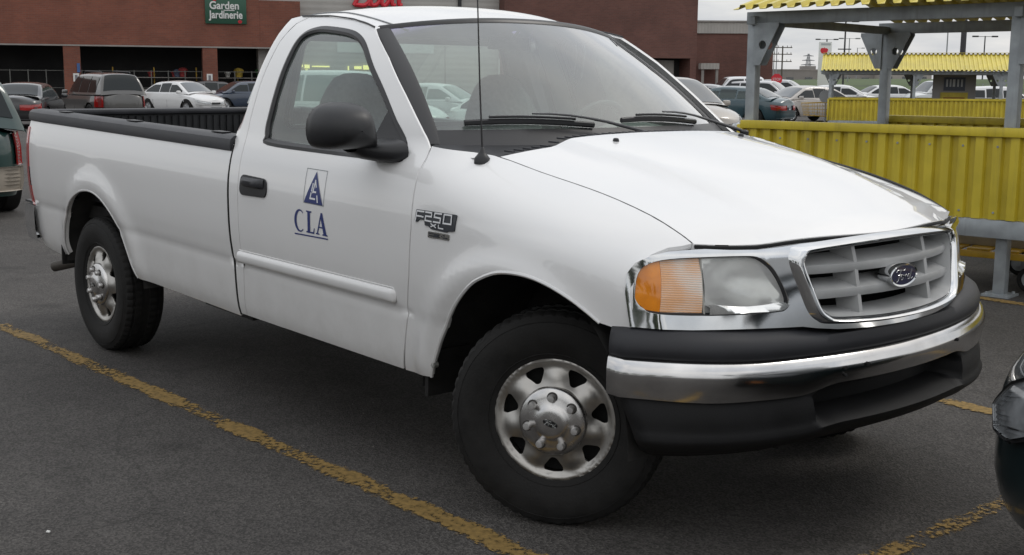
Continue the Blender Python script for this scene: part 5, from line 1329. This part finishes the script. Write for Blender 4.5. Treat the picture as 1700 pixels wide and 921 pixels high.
# ------------------------------------------------------------------ store
def brick_mat(name, c1, c2, cm, sc_=1.0):
    m = bpy.data.materials.new(name); m.use_nodes = True; t = m.node_tree; b = t.nodes['Principled BSDF']; b.inputs['Roughness'].default_value = .85
    c = t.nodes.new('ShaderNodeTexCoord'); s = t.nodes.new('ShaderNodeSeparateXYZ'); t.links.new(c.outputs['Object'], s.inputs[0])
    ad = t.nodes.new('ShaderNodeMath'); t.links.new(s.outputs[0], ad.inputs[0]); t.links.new(s.outputs[1], ad.inputs[1])
    cb_ = t.nodes.new('ShaderNodeCombineXYZ'); t.links.new(ad.outputs[0], cb_.inputs[0]); t.links.new(s.outputs[2], cb_.inputs[1])
    br = t.nodes.new('ShaderNodeTexBrick'); t.links.new(cb_.outputs[0], br.inputs['Vector']); br.inputs['Scale'].default_value = 1/sc_
    br.inputs['Color1'].default_value = (*c1, 1); br.inputs['Color2'].default_value = (*c2, 1); br.inputs['Mortar'].default_value = (*cm, 1)
    br.inputs['Brick Width'].default_value = .30; br.inputs['Row Height'].default_value = .10; br.inputs['Mortar Size'].default_value = .008
    n = t.nodes.new('ShaderNodeTexNoise'); n.inputs['Scale'].default_value = .5; n.inputs['Detail'].default_value = 6; t.links.new(c.outputs['Object'], n.inputs['Vector'])
    mr = t.nodes.new('ShaderNodeMapRange'); t.links.new(n.outputs[0], mr.inputs[0]); mr.inputs['From Min'].default_value = .3; mr.inputs['From Max'].default_value = .7; mr.inputs['To Min'].default_value = .8; mr.inputs['To Max'].default_value = 1.15
    v = t.nodes.new('ShaderNodeVectorMath'); v.operation = 'SCALE'; t.links.new(br.outputs[0], v.inputs[0]); t.links.new(mr.outputs[0], v.inputs['Scale']); t.links.new(v.outputs[0], b.inputs['Base Color'])
    bp = t.nodes.new('ShaderNodeBump'); bp.inputs['Strength'].default_value = .4; bp.inputs['Distance'].default_value = .01; t.links.new(br.outputs['Fac'], bp.inputs['Height']); bp.invert = True; t.links.new(bp.outputs[0], b.inputs['Normal'])
    return m
def siding_mat(name, col, pitch, direction='Z', depth=.35):
    m = mat(name, col, rough=.6, var=.08, vscale=.8); t = m.node_tree; b = t.nodes['Principled BSDF']
    c = t.nodes.new('ShaderNodeTexCoord'); w_ = t.nodes.new('ShaderNodeTexWave'); w_.bands_direction = direction; w_.inputs['Scale'].default_value = .314/pitch
    t.links.new(c.outputs['Object'], w_.inputs['Vector']); bp = t.nodes.new('ShaderNodeBump'); bp.inputs['Strength'].default_value = depth; bp.inputs['Distance'].default_value = .03
    t.links.new(w_.outputs[0], bp.inputs['Height']); t.links.new(bp.outputs[0], b.inputs['Normal']); return m
BRICK = brick_mat('brick_red', (.235, .080, .050), (.19, .066, .044), (.18, .10, .075))
BRICKD = brick_mat('brick_brown', (.165, .072, .056), (.135, .060, .048), (.14, .09, .075))
PALE = siding_mat('pale_siding', (.40, .385, .36), .35)
PALEV = siding_mat('pale_ribbed', (.42, .40, .37), .25, 'X', .6)
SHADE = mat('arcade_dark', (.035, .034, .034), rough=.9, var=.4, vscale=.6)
CONC = mat('concrete', (.30, .28, .26), rough=.8, var=.15, vscale=1)
ST = tag(empty('store', (-66.04, 18.74, 0), R(67.54)), 'brick store with dark arcades and a pale middle section behind the car park', 'store')
# local axes: x along the front to the right, y = away from the viewer
def sbox(name, x0, x1, y0, y1, z0, z1, m, parent=ST, bevel=0):
    q = MB(); q.box(((x0+x1)/2, (y0+y1)/2, (z0+z1)/2), (x1-x0, y1-y0, z1-z0)); return q.build(name, m, parent, bevel=bevel, smooth=0)
lw = sbox('brick_wall', -30, 14.11, 0, 1.0, 3.38, 10.5, BRICK)
sbox('brick_wall', 14.115, 16.49, .02, 1.0, 3.38, 6.05, BRICK)
sbox('lintel', -30, 16.4, -.03, .10, 3.30, 3.379, CONC)
for a, b in ((-5.1, -4.2), (3.32, 4.21), (10.85, 11.67), (15.6, 16.49)): sbox('pier', a, b, .0, .9, 0, 3.30, BRICK)
for a, b in ((-30, -27),): sbox('pier', a, b, 0, .9, 0, 3.30, BRICK)
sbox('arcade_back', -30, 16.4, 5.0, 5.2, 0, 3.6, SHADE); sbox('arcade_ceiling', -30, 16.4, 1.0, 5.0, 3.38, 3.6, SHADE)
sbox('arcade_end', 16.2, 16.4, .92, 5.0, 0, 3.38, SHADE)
pc = sbox('siding_wall', 14.12, 29.04, 1.02, 2.0, 0, 10.0, PALE)
sbox('downpipe', 26.35, 26.55, .85, 1.0, 4.0, 10.0, TRIM)
sbox('wall_panel_edge', 21.0, 21.06, .98, 1.02, 0, 5, CONC); sbox('wall_panel_edge', 25.5, 25.56, .98, 1.02, 0, 5, CONC)
rwg = sbox('wing_block', 29.06, 42.29, 0, 9.0, 3.07, 10.5, BRICKD)
sbox('wing_wall', 29.06, 36.6, .01, 1.0, 0, 3.07, BRICKD); sbox('wing_pier', 41.85, 42.28, .01, 8.9, 0, 3.07, BRICKD)
sbox('bay_back', 36.6, 41.85, 1.6, 1.8, 0, 3.07, SHADE)
d_ = sbox('bay_door', 36.8, 41.3, 1.3, 1.4, .0, 2.95, PALEV)
for k in range(18): sbox('bay_slat', 36.85+k*.247, 37.0+k*.247, 1.26, 1.30, .05, 1.9, CONC, d_)
sbox('bay_rail', 36.8, 41.3, 1.22, 1.28, 1.92, 2.02, CONC, d_)
# mesh fence and goods in the arcade
for x0, x1 in ((-4.2, 3.3), (4.25, 10.8), (11.7, 15.6)):
    f = empty('arcade_fence', (0, 0, 0), 0, ST)
    q = MB()
    n = int((x1-x0)/.9)
    for k in range(n+1): q.box((x0+(x1-x0)*k/n, .5, 1.0), (.05, .05, 2.0))
    for z_ in (.1, 1.0, 1.95): q.box(((x0+x1)/2, .5, z_), (x1-x0, .03, .03))
    q.build('fence_frame', mat('fence_grey', (.12, .12, .11), rough=.7), f)
random.seed(3)
cols = [(.28, .04, .04), (.45, .45, .42), (.05, .16, .05), (.42, .30, .05), (.30, .10, .20), (.10, .12, .18)]
for i in range(14):
    x = random.uniform(7.5, 15.2); zc_ = random.choice((.25, .95, 1.65)); s_ = random.uniform(.14, .26)
    if 10.7 < x < 11.8: x += 1.2
    q = MB(); r_ = s_; q.lathe([(0, 0), (0, r_*.8), (r_*1.2, r_), (r_*1.5, r_*1.4), (r_*2.1, r_*.9), (r_*2.3, 0)], 8, axis='z', o=(0, 0, 0))
    k = i % 6; g = q.build('plant_pot', mat('pot%d' % k, cols[k], rough=.7, var=.4, vscale=9), None, smooth=60)
    M_ = Matrix.Translation((-66.04, 18.74, 0)) @ Matrix.Rotation(R(67.54), 4, 'Z')
    g.location = M_ @ Vector((x, 1.5+random.uniform(0, .5), zc_)); tag(g, 'potted garden goods on racks in the dark store arcade', 'plant pot', 'garden goods in the arcade')
rk = tag(empty('display_rack', (M_ @ Vector((10.2, 1.75, 0))), R(67.54)), 'long display rack inside the store arcade', 'rack')
for z_ in (.22, .92, 1.62):
    q = MB(); q.box((0.4, 0, z_-.02), (9.6, .8, .04)); q.build('rack_shelf', CONC, rk)
for x in (-4.3, -2, .4, 2.8, 5.1):
    q = MB(); q.box((x, .38, 1.1), (.07, .05, 2.2)); q.build('rack_post', CARTY, rk)
# ---- signs on the store
def text_mesh(name, body, size, m, parent, loc, extrude=.02, align='CENTER', sx=1.0, bold=0.0):
    cu = bpy.data.curves.new(name, 'FONT'); cu.body = body; cu.size = size; cu.extrude = extrude; cu.align_x = align; cu.offset = bold
    o = bpy.data.objects.new(name, cu); COL.objects.link(o); dg = bpy.context.evaluated_depsgraph_get()
    me = bpy.data.meshes.new_from_object(o.evaluated_get(dg)); bpy.data.objects.remove(o); me.name = name
    r = link(name, me, m, parent); r.location = loc; r.rotation_euler = (R(90), 0, 0); r.scale = (sx, 1, 1); return r
SGRN = mat('sign_green', (.020, .085, .050), rough=.5); SWHT = mat('sign_white', (.72, .72, .70), rough=.5); SRED = mat('sign_red', (.62, .025, .04), rough=.4)
gs = tag(empty('garden_sign', M_ @ Vector((12.22, -.10, 0)), R(67.54)), 'green sign reading Garden Jardinerie on the brick wall', 'sign')
q = MB(); q.box((0, .03, 5.38), (2.32, .08, 1.42)); q.build('sign_board', SGRN, gs, bevel=.01)
text_mesh('sign_text', 'Garden', .60, SWHT, gs, (-.08, -.03, 5.50), sx=.92, bold=.014); text_mesh('sign_text', 'Jardinerie', .60, SWHT, gs, (.0, -.03, 4.98), sx=.80, bold=.014)
q = MB(); q.box((.18, -.02, 5.43), (.62, .02, .045)); q.build('small_print', SWHT, gs)
for x, z_ in ((-.62, 6.03), (.78, 4.80)):
    q = MB()
    for a in range(6): q.lathe([(-.012, 0), (-.012, .05), (.012, .05), (.012, 0)], 10, o=(x+.07*math.cos(a*1.05), -.02, z_+.05*math.sin(a*1.05)))
    q.build('sign_flower', SRED, gs)
rs = tag(empty('red_store_sign', M_ @ Vector((21.2, .90, 0)), R(67.54)), 'red script letters on the pale wall above the truck roof', 'sign')
for st_ in ([(-1.35, 5.95), (-.95, 6.7), (-.5, 7.5)], [(-1.3, 6.0), (-.7, 5.98), (-.35, 6.3), (-.05, 6.75)], [(-.45, 5.95), (-.25, 6.5), (.05, 6.75), (.25, 6.4), (.05, 6.05), (-.25, 6.0), (-.35, 6.3)], [(.35, 6.75), (.35, 6.15), (.55, 5.98), (.8, 6.3), (.95, 6.8)], [(.95, 6.8), (1.0, 6.1), (1.2, 6.0)], [(1.45, 6.9), (1.42, 6.1), (1.6, 6.02)]):
    q = MB(); q.tube([(x, 0, z_) for x, z_ in spline(st_, 6)], .13, 8, flat=1.0); q.build('script_stroke', SRED, rs)
wb_ = tag(empty('wall_board', M_ @ Vector((21.8, .98, 0)), R(67.54)), 'pale board with navy letters on the wall, seen through the truck glass', 'sign')
q = MB(); q.box((0, 0, 3.9), (6.0, .05, 1.46)); q.build('board_face', mat('board_pale', (.58, .60, .58), rough=.6), wb_)
for x, sl in ((-2.6, .2), (-2.1, 0), (-1.8, 0), (-1.3, 0), (-.9, .15), (-.2, 0), (.1, -.15), (.6, 0), (.95, .1), (1.5, 0), (1.8, .2), (2.3, -.15), (2.55, .15)):
    q = MB(); q.box((x, -.035, 4.12), (.11, .02, .62), rot=(0, sl, 0)); q.build('board_letter', NAVY, wb_)
ls = tag(empty('lit_sign', M_ @ Vector((16.8, .85, 0)), R(67.54)), 'small lit yellow sign by the store entrance, seen through the door glass', 'sign')
LIT = mat('lit_yellow', (.8, .7, .2), emit=(1, .85, .3, 1.1))
for x0, x1, z0, z1 in ((-.6, -.1, 2.28, 2.42), (-.5, -.2, 2.05, 2.26), (.0, .3, 2.2, 2.42), (.05, .2, 2.02, 2.14), (.45, 1.5, 2.28, 2.36), (2.6, 2.68, 2.0, 2.36), (3.0, 3.45, 2.18, 2.36), (3.55, 3.9, 2.16, 2.42)):
    q = MB(); q.box(((x0+x1)/2, 0, (z0+z1)/2), (x1-x0, .05, z1-z0)); q.build('lit_tile', LIT, ls)
for x, z_ in ((3.95, 1.57), (11.2, 1.6)):
    n_ = tag(empty('pier_notice', M_ @ Vector((x, -.04, 0)), R(67.54)), 'small white notice on the brick pier %s' % ('over the grey SUV' if x < 5 else 'right of the white sedan'), 'notice')
    q = MB(); q.box((0, 0, z_), (.32, .03, .45)); q.build('notice_plate', SWHT, n_); q = MB(); q.box((0, -.02, z_), (.14, .01, .28)); q.build('notice_mark', mat('notice_mark', (.2, .2, .22)), n_)
    if x < 5:
        q = MB(); q.box((.14, .005, 2.1), (.16, .03, .5)); q.build('blue_plate', mat('parking_blue', (.05, .12, .30), rough=.5), n_)
# ---- lower brick building further back
lb_ = tag(empty('brick_annex', (-60.53, 70.18, 0), R(49.24)), 'low brown brick building with pale cornice right of the store', 'building')
sbox('annex_wall', -14, 6.02, 0, 12, 0, 5.33, BRICKD, lb_); sbox('annex_cornice', -14.1, 6.14, -.1, 12.1, 5.33, 6.2, PALEV, lb_); sbox('annex_coping', -14.2, 6.3, -.2, 12.2, 6.2, 6.32, CONC, lb_)
cn = empty('entrance_canopy', (0, 0, 0), 0, lb_)
sbox('canopy_fascia', 0.15, 1.55, -1.6, -.2, 2.55, 3.0, PALEV, cn)
for x in (.3, 1.4): sbox('canopy_post', x-.1, x+.1, -1.5, -1.3, 0, 2.55, CONC, cn)
# ---- embankment, field, far buildings
GRASS = mat('grass', (.055, .085, .022), rough=.95, var=.35, vscale=.25, bump=.6, bscale=3, detail=8)
FIELD = mat('dry_field', (.15, .13, .095), rough=.95, var=.3, vscale=.05, detail=8)
q = MB(); rows = []
c0 = Vector((-78, 138, 0)); ex_, ey_ = Vector((.6524, .7579, 0)), Vector((-.7579, .6524, 0))
for j, (dy, h) in enumerate([(-26, -.3), (-20, .15), (-12, .9), (-4, 1.9), (0, 2.25), (12, 2.4), (40, 2.2), (120, 2.6)]):
    rows.append([tuple(c0+ex_*x+ey_*dy+Vector((0, 0, (h if j < 2 else h*(.55+.45*sstep(-25, 25, x)))+.25*noise.noise((x*.05, dy*.05, 0))))) for x in range(-60, 200, 8)])
q.grid(rows); tag(q.build('embankment', GRASS, smooth=60), kind='structure')
q = MB(); rows = []
for dy, h in [(150, -1), (220, 1.6), (320, 3.0), (480, 4.0), (700, 3.0)]:
    rows.append([tuple(c0+ex_*x+ey_*dy+Vector((0, 0, h+.8*noise.noise((x*.01, dy*.01, 3))))) for x in range(-300, 600, 30)])
q.grid(rows); tag(q.build('field', FIELD, smooth=60), kind='structure')
def far_block(name, c, w, d, h, ang, label, cols_, nwin=6):
    r_ = tag(empty(name, (c[0], c[1], 0), ang), label, 'building')
    a = mat('wall_'+name, cols_, rough=.8, var=.1, vscale=.3)
    sbox('wall', -w/2, w/2, 0, d, 0, h, a, r_); sbox('parapet', -w/2-.15, w/2+.15, -.15, d+.15, h, h+.35, CONC, r_)
    for k in range(nwin):
        x = -w/2+w*(k+.5)/nwin; f = sbox('window', x-1.1, x+1.1, -.06, .02, h*.35, h*.62, CG_DARK, r_); sbox('sill', x-1.2, x+1.2, -.14, -.06, h*.33, h*.35, CONC, f)
    sbox('roof_unit', -w*.1, w*.02, d*.3, d*.5, h+.35, h+1.4, a, r_)
    return r_
far_block('grey_warehouse', (-215, 305), 34, 20, 5.3, view_heading(0), 'low grey warehouse far behind the stop sign', (.24, .225, .21))
far_block('tan_warehouse', (-196, 322), 16, 18, 5.9, view_heading(6), 'pale two-storey block far off beside the pylon', (.33, .31, .28), 3)
far_block('white_shed', (-120, 350), 22, 14, 6.2, view_heading(-5), 'low white shed far off above the grass bank', (.5, .48, .46), 4)
# ---- poles and signs
POLE = mat('pole_dark', (.045, .045, .05), rough=.6); POLEG = mat('pole_grey', (.26, .27, .28), rough=.6)
def light_pole(loc, h, m, heads, label, r=.09, arm=1.1, low=None):
    p = tag(empty('light_pole', (loc[0], loc[1], 0), view_heading(0)), label, 'light pole', 'car park light poles')
    q = MB(); q.tube([(0, 0, 0), (0, 0, h)], [r, r*.75], 8); q.build('pole', m, p)
    q = MB(); q.lathe([(0, r*2.6), (.5, r*2.4), (.52, r), (.52, 0)], 10, axis='z'); q.build('footing', CONC, p)
    for s in heads:
        q = MB(); q.box((s*arm*.5, 0, h-.08), (arm, .07, .07)); q.box((s*arm, 0, h-.06), (.75, .42, .20)); q.build('lamp_head', m, p, bevel=.03)
    if low:
        q = MB(); q.box((0, 0, low), (1.5, .15, .12)); q.build('camera_arm', m, p)
    return p
light_pole((-117.5, 169), 8.8, POLE, (-1, 1), 'dark light pole with a flat twin head just left of the pylon sign', r=.14, arm=1.5)
light_pole((-78.6, 116.8), 8.6, POLE, (-1, 1), 'tall dark light pole with a cross arm between pylon and grey post', r=.12, arm=1.1, low=5.4)
light_pole((-115.5, 172.5), 9.0, POLEG, (-1, 1), 'thin grey twin-lamp pole behind the tall dark pole', r=.10, arm=1.4)
light_pole((-78, 138), 8.6, POLEG, (-1, 1), 'grey twin-lamp pole above the far shelter roof', r=.10, arm=1.1)
light_pole((-20.62, 38.89), 7.5, POLE, (-1, 1), 'thick dark pole rising behind the near shelter roof', r=.12)
light_pole((-80, 151), 7.9, POLE, (-1, 1), 'dark T-shaped light pole right of the thick pole', r=.11, arm=1.3)
light_pole((-170, 257), 10.2, POLEG, (1,), 'small far lamp pole over the left part of the far shelter roof', r=.12, arm=1.4)
light_pole((-170, 224), 9.4, POLEG, (-1,), 'far single-lamp pole next to the brick building corner', r=.12, arm=1.2)
light_pole((-192, 254), 16.5, POLEG, (-1, 1), 'far twin-lamp pole above the utility pole', r=.14, arm=2.2)
up_ = tag(empty('utility_pole', (-133.94, 179.03, 0), view_heading(0)), 'wooden utility pole with three crossarms behind the stop sign', 'utility pole')
q = MB(); q.tube([(0, 0, 0), (0, 0, 8.2)], [.17, .12], 8); q.build('pole', mat('pole_wood', (.10, .085, .07), rough=.9), up_)
for z_ in (7.9, 6.7, 5.4):
    q = MB(); q.box((0, -.15, z_), (3.4, .14, .16))
    for x in (-1.5, -.8, .8, 1.5): q.lathe([(0, .06), (.28, .05), (.3, 0)], 6, o=(x, -.15, z_+.08), axis='z')
    q.build('crossarm', MATS['pole_wood'], up_)
tw = tag(empty('transmission_tower', (-666, 927, 0), view_heading(10)), 'steel lattice transmission tower on the horizon', 'tower')
q = MB(); Hh = 28
def leg_at(z_): w_ = 3.4*(1-z_/Hh)+.5; return w_
lv = [0, 4, 8, 12, 15, 18, 20.5, 23, 25.5, 28]
for sx, sy in ((-1, -1), (1, -1), (1, 1), (-1, 1)): q.tube([(sx*leg_at(z_), sy*leg_at(z_), z_) for z_ in lv], .22, 4)
for a, b in zip(lv, lv[1:]):
    for (x1, y1), (x2, y2) in (((-1, -1), (1, -1)), ((1, -1), (1, 1)), ((1, 1), (-1, 1)), ((-1, 1), (-1, -1))):
        q.tube([(x1*leg_at(a), y1*leg_at(a), a), (x2*leg_at(b), y2*leg_at(b), b)], .14, 4); q.tube([(x2*leg_at(a), y2*leg_at(a), a), (x1*leg_at(b), y1*leg_at(b), b)], .14, 4)
for z_, w_ in ((18, 7), (22, 6), (26, 5)): q.tube([(-w_, 0, z_), (0, 0, z_+.8), (w_, 0, z_)], .3, 4); q.tube([(-w_, 0, z_), (w_, 0, z_)], .2, 4)
q.build('lattice', mat('tower_steel', (.30, .31, .32), rough=.6), tw)
pg = tag(empty('pylon_sign', (-86.9, 124.9, 0), view_heading(4)), 'tall white pylon sign with red fruit and blue curve', 'pylon sign')
q = MB(); q.box((0, 0, 3.3), (1.52, .4, 6.6)); q.build('pylon_body', SWHT, pg, bevel=.03)
q = MB(); q.box((0, -.205, 6.3), (1.2, .02, .25)); q.build('pylon_header', mat('pylon_grey', (.45, .47, .48), rough=.5), pg)
ap = [(-.35, 5.35), (-.40, 5.08), (-.25, 4.78), (0, 4.72), (.22, 4.80), (.36, 5.05), (.38, 5.30), (.18, 5.42), (.06, 5.38), (.02, 5.52), (-.06, 5.40), (-.2, 5.44)]
q = MB(); q.prism([(x*1.25-.18, z_+.42) for x, z_ in ap], lambda u, v, dd: (u, dd, v), -.20, -.235); q.build('red_emblem', SRED, pg)
arc = [(.74, 4.30), (.35, 4.05), (-.05, 3.65), (-.35, 3.1), (-.5, 2.55)]; arc2 = [(.74, 3.85), (.45, 3.65), (.15, 3.3), (-.1, 2.85), (-.18, 2.5)]
q = MB(); q.prism([(a, b+.42) for a, b in spline(arc, 4)+spline(arc2, 4)[::-1]], lambda u, v, dd: (u, dd, v), -.20, -.23); q.build('blue_curve', mat('pylon_blue', (.03, .20, .33), rough=.4), pg)
ss = tag(empty('stop_sign', (-43.87, 58.47, 0), view_heading(0)), 'red octagonal stop sign on a thin post', 'stop sign')
q = MB(); q.tube([(0, 0, 0), (0, 0, 2.1)], .03, 6); q.build('post', GALV, ss)
q = MB(); q.prism([(.36*math.cos(R(22.5+45*k)), 1.75+.36*math.sin(R(22.5+45*k))) for k in range(8)], lambda u, v, dd: (u, dd, v), -.03, -.05); q.build('sign_face', SRED, ss)
text_mesh('sign_text', 'STOP', .22, SWHT, ss, (0, -.052, 1.68), extrude=.002)
gsn = tag(empty('round_sign', (-18.85, 27.85, 0), view_heading(-10)), 'small grey round-topped sign on the left end of the far shelter', 'sign')
q = MB(); q.tube([(0, 0, 0), (0, 0, 1.0)], .03, 6); q.build('post', GALV, gsn); q = MB(); q.lathe([(-.02, 0), (-.02, .20), (.02, .20), (.02, 0)], 16, o=(0, 0, 1.12)); q.build('sign_face', POLEG, gsn)
# chain fence along the foot of the bank
fn_ = tag(empty('bank_fence', (-60, 118, 0), view_heading(-3)), 'thin wire fence along the foot of the grass bank', 'fence')
for k in range(26):
    q = MB(); q.tube([(k*3-8, 0, 0), (k*3-8, 0, 1.6)], .035, 5); q.build('fence_post', POLEG, fn_)
for z_ in (.6, 1.1, 1.55):
    q = MB(); q.tube([(-8, 0, z_), (67, 0, z_)], .012, 4); q.build('fence_wire', POLEG, fn_)
# tree belt on the far side of the lot behind the viewer (mirrored in the truck's flank)
random.seed(11); q = MB()
LEAF = mat('leaf_mass', (.035, .050, .022), rough=.9, var=.4, vscale=1.5)
ico = bmesh.new(); bmesh.ops.create_icosphere(ico, subdivisions=1, radius=1); iv = [v.co.copy() for v in ico.verts]; ifc = [tuple(v.index for v in f.verts) for f in ico.faces]; ico.free()
x = -95
while x < 75:
    h = random.uniform(6, 12); cx_ = x; cy_ = -62+random.uniform(-5, 5)+.15*x
    q.tube([(cx_, cy_, 0), (cx_, cy_, h*.5)], .25, 5)
    for k in range(22):
        r_ = random.uniform(.7, 1.7); a = random.uniform(0, 6.28); d = random.uniform(0, 2.6); zz_ = h*random.uniform(.30, 1.0)
        o = Vector((cx_+d*math.cos(a), cy_+d*math.sin(a), zz_)); q.add([o+v*r_*random.uniform(.75, 1.25) for v in iv], ifc)
    x += random.uniform(3, 6.5)
tag(q.build('tree_belt', LEAF, smooth=0), kind='stuff')
